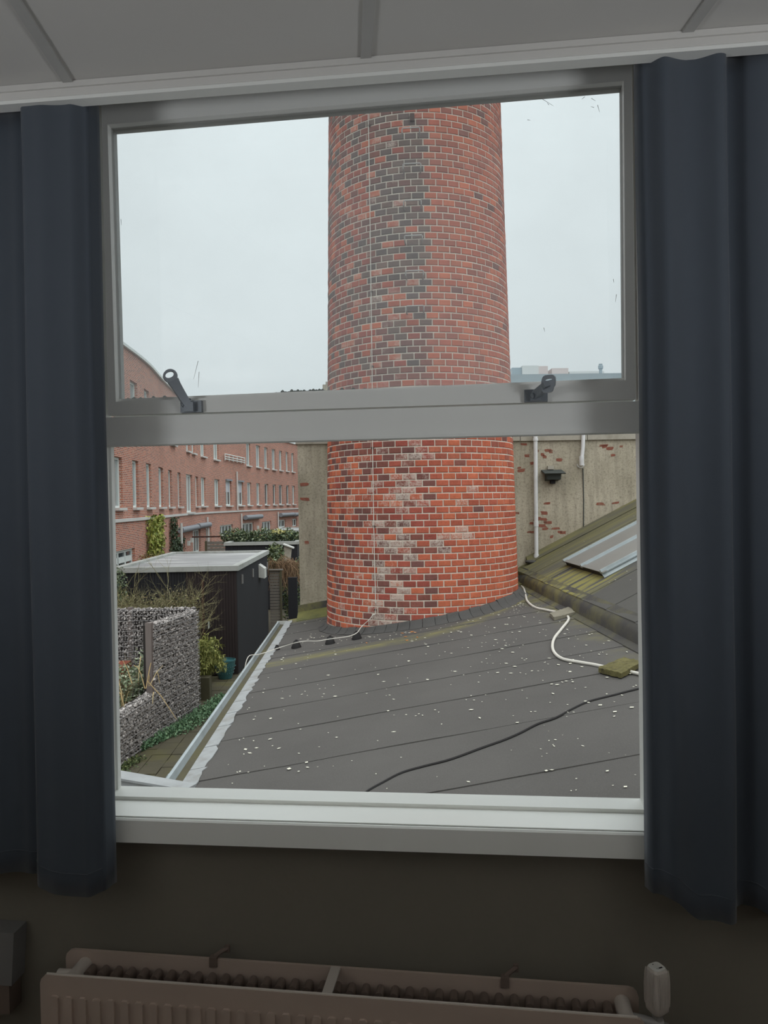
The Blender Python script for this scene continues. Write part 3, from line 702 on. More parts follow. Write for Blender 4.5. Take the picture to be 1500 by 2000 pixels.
for k in range(NU + 1):
    v = 2.6 + (V_W - .1 - 2.6) * k / NU; j = .02 * noise.noise((v * .9, 0, 7)); j2 = .012 * noise.noise((v * 2.3, 4, 7))
    drop = .10 * sm(13.6, 14.7, v)
    rg.append([(US - .10 + j * .5, v, rz(US - .1) + .012), (US - .015 + j, v, rz(US) + .035), (US + .0 + j, v, rz(US) + .13 + j2 - drop), (US + .03 + j, v, Z1 - .02 + j2 - drop), (US + .08, v, Z1 + .022 + j2 - drop * .6), (US + .17, v, uz(US + .17) + .014), (US + .17, v, rz(US) - .05), (US - .1, v, rz(US) - .05)])
MB().loft(rg).build('upstand_edge', 'felt_edge', up, smooth=True)
m = MB()
rg = [[(u, V_W - .20, uz(u) + .012), (u, V_W - .03, uz(u) + .13 + .01 * noise.noise((u * 3, 0, 0))), (u, V_W + .0, uz(u) + .13), (u, V_W, uz(u) - .02)] for u in [U1 + .25 + .25 * k for k in range(24)]]
for i in range(0, 23, 4): MB().loft(rg[i:i + 5]).build('wall_flashing', 'felt_upper', up)
m = MB(); p = at_v(1040, 1087, V_W - .12); m.lathe([(.0, 0), (.10, 0), (.115, .03), (.10, .05), (.02, .055)], (3.2, V_W - .22, uz(3.2) + .0), 16); m.build('pipe_collar', 'felt_flash', up, smooth=True)
# dark felt hump in the corner behind the chimney
m = MB(); cpos = roofp(1022, 1150); m.loft([[(2.35 + q * .25, V_W - .5 + .1 * q, rz(2.5)), (2.35 + q * .25, V_W - .22, rz(2.5) + .16 + .14 * q), (2.35 + q * .25, V_W, rz(2.5) + .22 + .16 * q), (2.35 + q * .25, V_W, rz(2.5))] for q in (0, .5, 1, 1.6, 2.2)]); m.build('corner_felt', 'felt_edge', up, smooth=True)
# rooflight with three ribs
rl = thing('rooflight', (3.4, 11.7, .5), 'long grey metal rooflight with three raised ribs, lying on the upper roof', 'rooflight')
NVv = Vector((-S2, 0, 1)).normalized(); SL = Vector((1, 0, S2)).normalized()
def onu(u, v, h): return Vector((u, v, uz(u))) + NVv * h
r_0, r_1, u0, u1 = 10.72, 12.72, 3.38, 6.9
rib = [r_0, (r_0 + r_1) / 2 - .02, r_1]
for a, b in ((rib[0], rib[1]), (rib[1], rib[2])):
    m = MB(); m.prism([onu(u0 + .05, a, .075), onu(u1, a, .075), onu(u1, b, .075), onu(u0 + .05, b, .075)], NVv * .012); m.build('panel', 'sheet_metal', rl)
for q in rib:
    m = MB(); m.prism([onu(u0, q - .06, .07), onu(u0, q + .06, .07), onu(u0, q + .06, .085), onu(u0, q + .025, .090), onu(u0, q + .02, .125), onu(u0, q - .02, .125), onu(u0, q - .025, .090), onu(u0, q - .06, .085)], SL * ((u1 - u0) * 1.118)); m.build('rib', 'zinc', rl)
m = MB(); m.prism([onu(u0 + .02, r_0, 0), onu(u0 + .02, r_1, 0), onu(u0 + .02, r_1, .075), onu(u0 + .02, r_0, .075)], SL * .02); m.build('end_plate', 'dark_mark', rl)
m = MB(); m.prism([onu(u0, r_0 - .1, .088), onu(u0 + .06, r_0 - .1, .088), onu(u0 + .06, r_1 + .1, .088), onu(u0, r_1 + .1, .088)], NVv * .008); m.build('drip_edge', 'sheet_metal', rl)
m = MB(); m.prism([onu(u0, r_0 - .05, .01), onu(u1, r_0 - .05, .01), onu(u1, r_0 - .02, .08), onu(u0, r_0 - .02, .08)], NVv * .006 + Vector((0, .03, 0))); m.build('side_skirt', 'zinc', rl)

# ------------------------------------------------------------------ chimney
CU, CV = .995, 13.1
def CR(z): return 1.624 - .0213 * z
ch = thing('chimney', (CU, CV, rz(CU) - .2), 'round tapering red brick factory chimney with iron rungs standing on the flat roof', 'chimney')
m = MB(); NN = 96
m.loft([[(CU + (CR(z) - .0055) * cos(2 * pi * k / NN), CV + (CR(z) - .010) * sin(2 * pi * k / NN), z) for k in range(NN)] for z in (-.9, 9.75)]); m.build('mortar_core', 'mortar', ch, smooth=True)
CH, NB = .1009, 49
thc = atan2(-CV, -CU)      # direction from the axis to the window
def th_at(px_, py_):        # angle round the axis and height where a sight line meets the brickwork
    d = ray(px_, py_); ou, ov = 0, 0; du, dv = d.dot(UA), d.dot(VA); z = 1.6
    for _ in range(4):
        R = CR(z); A_ = du * du + dv * dv; B_ = -2 * (du * CU + dv * CV); C_ = CU * CU + CV * CV - R * R
        disc = B_ * B_ - 4 * A_ * C_
        if disc < 0: return None
        t_ = (-B_ - sqrt(disc)) / (2 * A_); z = 1.6 + t_ * d.z
    return atan2(dv * t_ - CV, du * t_ - CU), z
def dth(th): return (th - thc + pi) % (2 * pi) - pi
tc, _ = th_at(727, 700); TC = dth(tc)       # the vertical cable
tl, _ = th_at(811, 500); TL = dth(tl)       # the rungs
cr = random.Random(42); cand = []
ORG = [rgb(184, 92, 64, 1), rgb(177, 87, 62, 1), rgb(190, 99, 68, 1), rgb(171, 83, 61, 1)]
RED = [rgb(160, 74, 58, 1), rgb(150, 68, 56, 1), rgb(170, 82, 62, 1)]
UPR = [rgb(168, 88, 68, 1), rgb(160, 84, 66, 1), rgb(174, 94, 70, 1), rgb(152, 80, 64, 1)]  # muted reds for the upper bricks, fading by glare put into the colour
PUR = [rgb(116, 68, 62, 1), rgb(108, 66, 62, 1), rgb(128, 72, 62, 1)]
GRY = [rgb(92, 76, 74, 1), rgb(100, 82, 76, 1), rgb(110, 86, 78, 1), rgb(84, 72, 70, 1)]
z = -1.0; row = 0
while z < 9.65:
    off = (row % 2) * .5 + cr.uniform(-.06, .06); R = CR(z); BW = 2 * pi / NB; edges = []
    dd_ = TC - .02 + off * BW
    while dd_ < 1.95: edges.append((dd_, BW)); dd_ += BW
    dd_ = TC - .02 + off * BW
    while dd_ > -1.95: dd_ -= BW * .84; edges.append((dd_, BW * .84))
    for (e0, bw) in edges:
        a0 = thc + e0; d = e0 + bw / 2
        th0 = a0 + .0040 + cr.uniform(0, .002); th1 = a0 + bw - .0050 - cr.uniform(0, .002)
        # colour by place: orange field right of the rungs, sooty and limed band left of them, mixed bricks further left
        x = (d - TL) / (TL - TC) if d < TL else 0     # 0 at rungs .. -1 at cable
        wh = 0.0; q = cr.random()
        zz = z
        if d > TL + .11:
            c = cr.choice(ORG if (zz < 2.2 or q < .5) else UPR); 
            if q > .975: c = cr.choice(PUR)
            if zz < 1.9 and .0 < d - TL < .55 and q > .90: wh = .75
            if zz < .9 and d > TL + .3 and q > .25: c = ORG[cr.randrange(3)]
        elif d > TC - .02:
            if zz > 2.6:
                pg = .62 if x > -.6 else .40
                c = cr.choice(GRY) if q < pg else (cr.choice(PUR) if q < .80 else cr.choice(ORG + RED))
                if q > .92 or (x < -.35 and q > .55 and cr.random() < .45): wh = cr.uniform(.45, .75)
                if zz < 4.2 and zz > 2.6 and q < .35: c = cr.choice(PUR)
            else:
                c = cr.choice(PUR + RED[:2]) if q < .72 else cr.choice(RED + ORG)
                ww = 1.0 - abs((d - (TC + (.30 if zz < 1.5 else .55) * (TL - TC) + .14 * (zz > 1.9))) / (TL - TC)) * 1.25
                if cr.random() < ww * .8: wh = cr.uniform(.45, .95)
        else:
            if zz > 2.6: c = cr.choice(GRY) if q < .22 else (cr.choice(PUR) if q < .45 else (cr.choice(RED) if q < .78 else ORG[cr.randrange(3)]))
            else: c = cr.choice(PUR) if q < .34 else (cr.choice(RED) if q < .5 else cr.choice(ORG))
            if q > .9 and TC - d < .45: wh = .6
        kf = cr.uniform(.90, 1.10); veil_mix = .14; c = ((c[0] * (1 - veil_mix) + .27 * veil_mix) * kf, (c[1] * (1 - veil_mix) + .20 * veil_mix) * kf, (c[2] * (1 - veil_mix) + .17 * veil_mix) * kf, wh)  # mix mutes every brick, putting the veil of haze into its colour
        pr_ = cr.uniform(-.002, .003); hb = .0072
        def P(th, r, zz_): return (CU + r * cos(th), CV + r * sin(th), zz_)
        e = .0035; R1 = CR(z) + pr_; z0 = z + hb + cr.uniform(0, .0025); z1 = z + CH - hb - cr.uniform(0, .0025)
        be = .0062; bt = be / R
        ring0 = [P(th0, R1 - .03, z0), P(th1, R1 - .03, z0), P(th1, R1 - .03, z1), P(th0, R1 - .03, z1)]
        ring1 = [P(th0, R1 - .004, z0), P(th1, R1 - .004, z0), P(th1, R1 - .004, z1), P(th0, R1 - .004, z1)]
        jt = [cr.uniform(0, .0055) for _ in range(8)]
        ring2 = [P(th0 + bt + jt[0] / R, R1, z0 + be + jt[1]), P(th1 - bt - jt[2] / R, R1, z0 + be + jt[3]), P(th1 - bt - jt[4] / R, R1, z1 - be - jt[5]), P(th0 + bt + jt[6] / R, R1, z1 - be - jt[7])]
        vs = ring0 + ring1 + ring2
        fs = [(8, 9, 10, 11)] + [(i + 4, (i + 1) % 4 + 4, (i + 1) % 4 + 8, i + 8) for i in range(4)] + [(i, (i + 1) % 4, (i + 1) % 4 + 4, i + 4) for i in range(4)]
        # how large it shows: near the middle and in view between the window bars
        zc_ = z + CH / 2; show = abs(d) + abs(zc_ - 1.2) * .16 + (3 if (rz(CU) + .12 > zc_) else 0) + (1.5 if 2.55 < zc_ < 3.1 else 0)
        cand.append((show, vs, fs, c))
    z += CH; row += 1
cand.sort(key=lambda t_: t_[0])
for (s_, vs, fs, c) in cand[:300]:
    MB().add(vs, fs, c).build('brick', 'brick_face', ch)
m = MB()
for (s_, vs, fs, c) in cand[300:]: m.add(vs, fs, c)
m.build('brickwork', 'brick_face', ch, kind='stuff')
m = MB(); m.loft([[(CU + CR(z_) * cos(2 * pi * k / NN), CV + CR(z_) * sin(2 * pi * k / NN), z_) for k in range(NN)] for z_ in (9.66, 20)]); 
m.build('upper_shaft', 'exposed_brick', ch, smooth=True)
# iron rungs
def cyl(th, r, z_): return Vector((CU + r * cos(th), CV + r * sin(th), z_))
for (x, y) in ((803, 258), (805, 327), (806, 398), (808, 466), (810, 534), (811, 602)):
    th, z_ = th_at(x, y); R = CR(z_); hw = .122 / R
    pts = [cyl(th - hw, R - .02, z_ - .085), cyl(th - hw, R + .09, z_ - .085), cyl(th - hw, R + .12, z_ - .06), cyl(th - hw, R + .13, z_ - .01), cyl(th - hw * .9, R + .13, z_ + .004), cyl(th + hw * .9, R + .13, z_ + .004), cyl(th + hw, R + .13, z_ - .01), cyl(th + hw, R + .12, z_ - .06), cyl(th + hw, R + .09, z_ - .085), cyl(th + hw, R - .02, z_ - .085)]
    MB().tube(pts, .0105, 8).build('rung', 'rung_steel', ch, smooth=True)
th, z_ = th_at(805, 231); e = cyl(th, 1, 0) - cyl(th, 0, 0); tt = Vector((-e.y, e.x, 0))
m = MB(); m.obox(cyl(th, CR(z_) + .02, z_), e, tt, ZV, .03, .034, .055); m.build('anchor_bracket', 'rust_iron', ch)
# lightning cable down the shaft and its feet on the roof
lc = thing('lightning_cable', W((0, 0, 0)) * 0 + Vector((.3, 11.4, -.5)), 'thin pale lightning cable clipped down the chimney and led over the roof to the gutter', 'cable')
pts = []
for (x, y) in ((720, 205), (722, 300), (724, 420), (726, 560), (728, 700), (729, 860), (731, 1000), (733, 1100), (735, 1190)):
    th, z_ = th_at(x, y); pts.append(cyl(th, CR(z_) + .022, z_))
gp = lambda x, y, h: roofp(x, y, h)
def offw(x, y, o): th, z_ = th_at(x, y); return cyl(th, CR(z_) + o, z_)
tail = [offw(731, 1200, .04), offw(725, 1210, .07), offw(715, 1222, .12), gp(697, 1236, .13), gp(680, 1243, .12), gp(645, 1248, .12), gp(620, 1252, .12), gp(600, 1252, .12), gp(579, 1255, .12), gp(552, 1263, .06)]
tail += [Vector((UE - .05, tail[-1].y - .12, ZE + .02)), Vector((UE - .19, tail[-1].y - .35, ZE + .03)), Vector((UE - .24, tail[-1].y - .5, ZE - .2))]
MB().tube(bez(pts + tail, 5), .0065, 6).build('cable_run', 'cable_white', lc, smooth=True)
for (x, y) in ((722, 246), (726, 570), (728, 716), (728, 875), (731, 1028), (734, 1191)):
    th, z_ = th_at(x, y); e = cyl(th, 1, 0) - cyl(th, 0, 0); tt = Vector((-e.y, e.x, 0))
    MB().obox(cyl(th, CR(z_) + .012, z_), e, tt, ZV, .014, .016, .014).build('clip', 'rust_iron', lc)
for nm, (x, y), lb in (('a', (579, 1266), 'black rubber cable foot nearest the gutter'), ('b', (645, 1258), 'black rubber cable foot midway between gutter and chimney'), ('c', (697, 1249), 'black rubber cable foot beside the chimney base'), ('d', (541, 1270), 'black cable block at the very edge of the gutter')):
    p = gp(x, y, 0); s_ = .6 if nm == 'd' else 1
    q = MB(); q.lathe([(.075 * s_, 0), (.078 * s_, .012), (.045 * s_, .10 * s_), (.035 * s_, .112 * s_), (.0, .114 * s_)], p, 14)
    ft = thing('cable_foot', p, lb, 'cable foot'); q.build('foot_cone', 'rubber_foot', ft, smooth=True)
    MB().box(p.x - .018, p.x + .018, p.y - .01, p.y + .01, p.z + .105 * s_, p.z + .118 * s_ + .01).build('cable_holder', 'rubber_foot', ft)
# felt collar pieces round the foot of the chimney
NP = 34; cr = random.Random(77)
for k in range(NP):
    a0 = thc - 1.9 + 3.8 * k / NP; a1 = thc - 1.9 + 3.8 * (k + 1) / NP - .004
    rg = []
    sh = cr.uniform(-.012, .022); hh = cr.uniform(-.012, .012)
    for q in range(6):
        a = a0 + (a1 - a0) * q / 5; R = CR(-.4); bu = .014 * sin(pi * q / 5)
        uu = CU + R * cos(a); zb = rz(CU + (R + .115) * cos(a)); zt = rz(uu) + .112 + hh * .7 + .030 * sin(a - thc)
        rg.append([cyl(a, R + .135 + bu + sh, zb + .008), cyl(a, R + .085 + bu + sh, zb + .03), cyl(a, R + .045 + bu + sh * .5, zb + .065), cyl(a, R + .026 + bu * .7, zt - .012), cyl(a, R + .008, zt), cyl(a, R - .03, zt), cyl(a, R - .03, zb - .05)])
    MB().loft(rg).build('felt_collar_piece', 'felt_flash', ch, smooth=True)

# hose, slabs, black cable, leaf litter on the roof
mats_h = [(1011, 1140), (1022, 1148), (1026, 1160), (1030, 1174), (1045, 1186), (1070, 1192), (1097, 1198), (1111, 1208), (1097, 1228), (1083, 1246), (1079, 1262), (1084, 1276), (1100, 1287), (1130, 1293), (1165, 1299), (1200, 1307), (1240, 1314), (1275, 1324), (1330, 1345)]
MB().tube(bez([roofp(x, y, .02) for x, y in mats_h], 5), .0165, 8).build('hose', 'cable_white', smooth=True, label='white hose winding over the felt roof under the two slabs', cat='hose')
blk = [(610, 1700), (650, 1630), (680, 1585), (700, 1562), (718, 1545), (748, 1528), (785, 1509), (830, 1496), (880, 1483), (940, 1461), (985, 1445), (1017, 1431), (1050, 1414), (1085, 1402), (1115, 1386), (1150, 1370), (1200, 1357), (1255, 1343), (1330, 1326)]
MB().tube(bez([roofp(x, y, .011) for x, y in blk], 5), .0088, 6).build('black_cable', 'cable_black', smooth=True, label='thin black cable lying in a wave across the near part of the felt roof', cat='cable')
def slab(c4, th, mat, name, label, seed, rough):
    P = [roofp(x, y, .0) for x, y in c4]; r = random.Random(seed); N = 10; m = MB(); top = []; 
    for j in range(N + 1):
        for i in range(N + 1):
            s, t_ = i / N, j / N; p = (P[0] * (1 - s) + P[1] * s) * (1 - t_) + (P[3] * (1 - s) + P[2] * s) * t_
            edge = (i in (0, N)) or (j in (0, N)); top.append(Vector((p.x + (r.uniform(-1, 1) * rough if edge else 0), p.y + (r.uniform(-1, 1) * rough if edge else 0), p.z + .03 + th + r.uniform(-1, 1) * rough)))
    fs = [(j * (N + 1) + i, j * (N + 1) + i + 1, (j + 1) * (N + 1) + i + 1, (j + 1) * (N + 1) + i) for j in range(N) for i in range(N)]
    nb = len(top); bor = [i for i in range(N + 1)] + [i * (N + 1) + N for i in range(1, N + 1)] + [N * (N + 1) + i for i in range(N - 1, -1, -1)] + [i * (N + 1) for i in range(N - 1, 0, -1)]
    bot = [Vector((top[i].x, top[i].y, rz(top[i].x) + .012)) for i in bor]
    for k in range(len(bor)): fs.append((bor[k], bor[(k + 1) % len(bor)], nb + (k + 1) % len(bor), nb + k))
    fs.append(tuple(range(nb, nb + len(bor))))
    m.add(top + bot, fs); return m.build(name, mat, label=label, cat='slab')
slab([(1074, 1205), (1112, 1192), (1123, 1203), (1083, 1214)], .025, 'concrete_slab', 'concrete_slab', 'plain grey concrete slab weighing down the hose near the upstand', 1, .004)
slab([(1168, 1316), (1218, 1295), (1256, 1303), (1214, 1327)], .030, 'moss_slab', 'mossy_slab', 'yellow-green mossy slab lying on the hose by the right curtain', 2, .007)
slab([(1008, 1141), (1024, 1136), (1033, 1142), (1012, 1149)], .03, 'moss_slab', 'mossy_tile', 'small mossy tile in the corner right of the chimney foot', 4, .005)
r_ = random.Random(99); m = MB()
def fleck(m, u, v, s, zf, col=None):
    a = r_.uniform(0, pi); e = Vector((cos(a), sin(a), 0)) * s; f = Vector((-sin(a), cos(a), 0)) * s * r_.uniform(.35, .8)
    p = Vector((u, v, zf)); m.add([p - e, p - f, p + e, p + f, p + ZV * (.12 * s)], [(0, 1, 4), (1, 2, 4), (2, 3, 4), (3, 0, 4)], col)
for i in range(620):
    u = r_.uniform(UE + .2, US - .15); v = r_.uniform(3.5, V_W - .3)
    if i % 3 == 0: u = r_.uniform(1.2, US - .15)
    if (u - CU) ** 2 + (v - CV) ** 2 < 1.85 ** 2: continue
    fleck(m, u, v, r_.choice((.008, .010, .013, .018, .024, .012)) * (.7 if v < 6 else 1.05), rz(u) + .011)
for i in range(90):
    u = r_.uniform(U1 + .2, 6); v = r_.uniform(6, V_W - .3)
    if u > 3.2 and 10.4 < v < 13.0: continue
    fleck(m, u, v, r_.choice((.012, .018)), uz(u) + .012)
for i in range(70):
    a = thc + r_.uniform(-1.3, 1.3); R = r_.uniform(1.83, 2.15); u, v = CU + R * cos(a), CV + R * sin(a)
    if u < US - .2: fleck(m, u, v, r_.choice((.012, .018)), rz(u) + .011)
m.build('leaf_litter', 'debris', kind='stuff', label='pale leaf flecks scattered over the felt roofs', cat='leaf litter')
m = MB()
for (x, y) in ((792, 1245), (803, 1236), (806, 1235), (811, 1237), (786, 1238), (815, 1246), (716, 1257), (795, 1252)):
    p = roofp(x, y); fleck(m, p.x, p.y, .035, p.z + .012)
simple('orange_leaf', rgb(190, 120, 60), .7, .2, 8, bstr=0)
for f in m.f: pass
m.build('fallen_leaves', 'orange_leaf', kind='stuff', label='few orange fallen leaves in front of the chimney foot', cat='leaves')

# ================================================================== LEFT: alley, gabions, garden
al_ = thing('paved_alley', (-2.7, 12, G), kind='structure')
r_ = random.Random(8)
uu0 = -4.05; vr = 9.4; rowi = 0
n_ = 0
while vr < 18.3:
    k = 0
    while True:
        u = uu0 + k * .30 + (rowi % 2) * .0
        if u > -1.75: break
        k += 1
        left = -3.95 + (vr - 10) * .155 if vr < 15 else -3.2
        if u + .3 < left: continue
        m = MB(); t_ = r_.uniform(-.006, .006); g = .008
        m.prism([(u + g, vr + g, G - .04), (u + .30, vr + g, G - .04), (u + .30, vr + .30, G - .04), (u + g, vr + .30, G - .04)], (r_.uniform(-.002, .002), 0, .04 + t_)); m.build('paving_slab', 'paver', al_); n_ += 1
    vr += .30; rowi += 1
# stones of the gabion fence
def stones(m, a, b, z0, z1, nrm, sd, n=1, size=.05, top=True, thick=.2):
    a, b = Vector(a), Vector(b); L = (b - a).length; d = (b - a) / L; nrm = Vector(nrm); r = random.Random(sd)
    nu, nz = int(L / size), int((z1 - z0) / (size * .8))
    def st(c, s):
        k = r.choice((.42, .46, .5, .55, .6, .68, .8)) if r.random() < .9 else 1.1
        col = (.60 * k, .555 * k, .53 * k, 1)
        ax = Vector((r.uniform(-1, 1), r.uniform(-1, 1), r.uniform(-1, 1))).normalized(); ay = ax.cross(Vector((r.random(), r.random(), r.random() + .1))).normalized(); az = ax.cross(ay)
        v = [ax * s, -ax * s, ay * s * .7, -ay * s * .7, az * s * .8, -az * s * .8]
        m.add([c + p * r.uniform(.8, 1.2) for p in v], [(0, 2, 4), (2, 1, 4), (1, 3, 4), (3, 0, 4), (2, 0, 5), (1, 2, 5), (3, 1, 5), (0, 3, 5)], col)
    for i in range(nu):
        for j in range(nz):
            c = a + d * ((i + r.uniform(.2, .8)) * L / nu) + nrm * r.uniform(-.012, .008); c.z = z0 + (j + r.uniform(.2, .8)) * (z1 - z0) / nz
            st(c, size * r.uniform(.5, .75))
        if top:
            for q in range(int(thick / size)):
                c = a + d * ((i + r.random()) * L / nu) - nrm * (q + .5) * size; c.z = z1 + r.uniform(-.01, .02); st(c, size * .65)
def gabion(name, a, b, z1, label, sd, posts, thick=.18):
    a, b = Vector((a[0], a[1], G)), Vector((b[0], b[1], G)); d = (b - a).normalized(); nrm = Vector((d.y, -d.x, 0))
    if nrm.dot(-Vector((a.x, a.y, 0))) < 0: nrm = -nrm
    t_ = thing(name, (a + b) / 2, label, 'gabion fence')
    c0, c1 = a - nrm * .02, b - nrm * .02; c2, c3 = b - nrm * thick, a - nrm * thick
    m = MB(); m.prism([c0, c1, c2, c3], (0, 0, z1 - G - .02)); m.build('stone_core', 'gabion_core', t_)
    m = MB(); stones(m, a, b, G + .02, z1 - .02, nrm, sd, thick=thick); m.build('stone_fill', 'stone', t_, kind='stuff')
    m = MB(); L = (b - a).length; zz_ = G + .05
    while zz_ < z1:
        m.tube([a + nrm * .035 + ZV * (zz_ - G), b + nrm * .035 + ZV * (zz_ - G)], .004, 4); zz_ += .1
    x = 0
    while x < L:
        p = a + d * x + nrm * .038; m.tube([p, p + ZV * (z1 - G)], .003, 4); x += .2
    m.build('wire_mesh', 'wire', t_, kind='stuff')
    for pp in posts:
        c = a + d * pp * L - nrm * .06; m = MB(); m.obox(c + ZV * ((z1 + .03 - G) / 2), d, nrm, ZV, .045, .055, (z1 + .03 - G) / 2); m.build('post', 'post_wood', t_)
    return t_
gabion('gabion_fence', (-3.62, 13.2), (-3.24, 15.0), -.42, 'tall stone-filled gabion fence beside the alley, wooden post at its near end', 1, [0.0])
gabion('gabion_fence', (-3.86, 11.3), (-3.62, 13.2), -1.58, 'low stone-filled gabion fence in front, half the height of the others', 2, [0.0])
gabion('gabion_fence', (-3.35, 15.25), (-6.9, 15.25), -.42, 'gabion fence at the back of the garden bed, facing the window', 3, [.36])
# stacked timber block behind the fence corner, pot, bamboo
p = at_z(400, 1368, G)
MB().prism([(p.x - .12, p.y, G), (p.x + .10, p.y, G), (p.x + .10, p.y + .25, G), (p.x - .12, p.y + .25, G)], (0, 0, .46)).build('timber_block', 'timber_block', label='squat mossy timber block just behind the tall gabion fence', cat='block')
p = at_z(437, 1329, G); pc = (p.x, p.y + .2, G)
pot = thing('plant_pot', pc, 'round blue-green glazed pot at the foot of the black shed', 'pot')
pf = [(.12, 0), (.15, .01), (.19, .15), (.225, .30), (.235, .40), (.245, .405), (.245, .44), (.225, .445), (.215, .40)]
MB().lathe(pf, pc, 24).build('pot_body', 'pot_glaze', pot, smooth=True)
MB().lathe([(.215, .38), (.21, .395), (0, .40)], pc, 20).build('pot_soil', 'soil', pot)
m = MB()
for row_ in range(3):
    for k in range(22):
        a = 2 * pi * (k + .5 * (row_ % 2)) / 22; zz_ = .14 + row_ * .075; R = .192 + .022 * row_
        m.lathe([(.0, -.012), (.014, 0), (0, .012)], (pc[0] + R * cos(a), pc[1] + R * sin(a), G + zz_), 5)
m.build('pot_studs', 'pot_glaze', pot, kind='stuff')

def leaf(m, p, s, col, up=.3, droop=None, wid=.28):
    d = Vector((r_.uniform(-1, 1), r_.uniform(-1, 1), r_.uniform(-.6, 1) * up * 2)).normalized()
    t_ = d.cross(Vector((r_.uniform(-1, 1), r_.uniform(-1, 1), r_.uniform(-1, 1)))).normalized()
    if droop: d = Vector((d.x * .5, d.y * .5, -1)).normalized()
    a, b = p, p + d * s; c = (a + b) / 2; m.add([a, c + t_ * s * wid, b, c - t_ * s * wid], [(0, 1, 2), (0, 2, 3)], col)
def tone(c, lo=.6, hi=1.3): k = r_.uniform(lo, hi); return (c[0] * k, c[1] * k, c[2] * k, 1)
def blob_fill(m, c, r3, n, s, cols, surf=.5, up=.3):
    for i in range(n):
        d = Vector((r_.gauss(0, 1), r_.gauss(0, 1), r_.gauss(0, 1))).normalized(); rr_ = r_.uniform(surf, 1) * (1 + .25 * noise.noise(d * 2.3 + Vector(c)))
        leaf(m, Vector((c[0] + d.x * r3[0] * rr_, c[1] + d.y * r3[1] * rr_, c[2] + d.z * r3[2] * rr_)), s * r_.uniform(.6, 1.3), tone(r_.choice(cols)), up)
def twigs(m, base, n, h, spread, r0, cols, depth=3, bend=.5):
    base = Vector(base)
    def grow(p, d, L, r, k):
        pts = [p]; q = p
        for i in range(4):
            d = (d + Vector((r_.uniform(-1, 1), r_.uniform(-1, 1), r_.uniform(-.5, .6))) * bend * .35).normalized(); q = q + d * (L / 4); pts.append(q)
        m.tube(pts, [r, r * .85, r * .7, r * .55, r * .4], 4, tone(r_.choice(cols), .7, 1.2), caps=False)
        if k > 0:
            for j in range(r_.choice((2, 3, 3))):
                pp = pts[r_.randint(1, 4)]; nd = (d + Vector((r_.uniform(-1, 1), r_.uniform(-1, 1), r_.uniform(-.5, .8))) * .9).normalized(); grow(pp, nd, L * r_.uniform(.5, .75), r * .55, k - 1)
    for i in range(n):
        a = r_.uniform(0, 2 * pi); d = Vector((cos(a) * spread[0], sin(a) * spread[1], 1)).normalized()
        grow(base + Vector((r_.uniform(-1, 1) * spread[0] * .3, r_.uniform(-1, 1) * spread[1] * .3, 0)), d, h * r_.uniform(.45, .65), r0, depth)
GR = [rgb(92, 104, 66), rgb(70, 84, 54), rgb(112, 120, 78)]; DG = [rgb(62, 78, 56), rgb(78, 92, 66), rgb(50, 64, 46)]; SG = [rgb(120, 132, 108), rgb(142, 150, 124), rgb(88, 104, 78)]
YG = [rgb(146, 150, 84), rgb(128, 136, 76), rgb(170, 168, 100)]; TW = [rgb(118, 104, 76), rgb(100, 92, 66), rgb(132, 120, 90)]; STR = [rgb(190, 170, 128), rgb(170, 146, 104)]
def plant(name, base, label, cat, group=None): return thing(name, base, label, cat, group)
# bamboo
p = Vector((-3.40, 16.3, G)); t_ = plant('bamboo', p, 'feathery yellow-green bamboo between the tall gabion fence and the pot', 'bamboo'); m = MB(); ms = MB()
for i in range(38):
    a = r_.uniform(0, 2 * pi); h = r_.uniform(.7, 1.22); tip = p + Vector((cos(a) * .22 + .03, sin(a) * .25, h)); path = bez([p + Vector((r_.uniform(-.08, .08), r_.uniform(-.08, .08), 0)), (p + tip) / 2 + Vector((0, 0, .15)), tip, tip + Vector((cos(a) * .14, sin(a) * .14, -.14))], 3)
    ms.tube(path, .006, 4, tone(YG[1]), caps=False)
    for q in path[3:]:
        for j in range(11): leaf(m, q + Vector((r_.uniform(-.06, .06), r_.uniform(-.06, .06), r_.uniform(-.06, .06))), .10, tone(r_.choice(YG)), .3, droop=r_.random() < .6, wid=.11)
m.build('foliage', 'leaf', t_, kind='stuff'); ms.build('stems', 'twig', t_, kind='stuff')
# ground ivy along the gabion foot
m = MB()
for i in range(3600):
    v = r_.uniform(12.6, 15.9); uu = -3.74 + (v - 12.6) * .20; wdt = .42 * sm(12.5, 14.0, v); d = abs(r_.gauss(0, .5)); 
    if d > 1: continue
    leaf(m, Vector((uu + .06 + d * wdt, v, G + r_.uniform(.0, .13) * (1 - d * .7))), .055, tone(r_.choice([rgb(110, 142, 108), rgb(124, 152, 116), rgb(92, 122, 92)])), .6)
for i in range(600):
    v = r_.uniform(10.9, 12.2); leaf(m, Vector((-3.86 + (v - 11) * .16 + abs(r_.gauss(0, .09)), v, G + r_.uniform(0, .07))), .05, tone(r_.choice(GR)), .6)
m.build('ground_ivy', 'leaf', kind='stuff', label='bright green ground cover along the foot of the gabion fence', cat='ground cover')
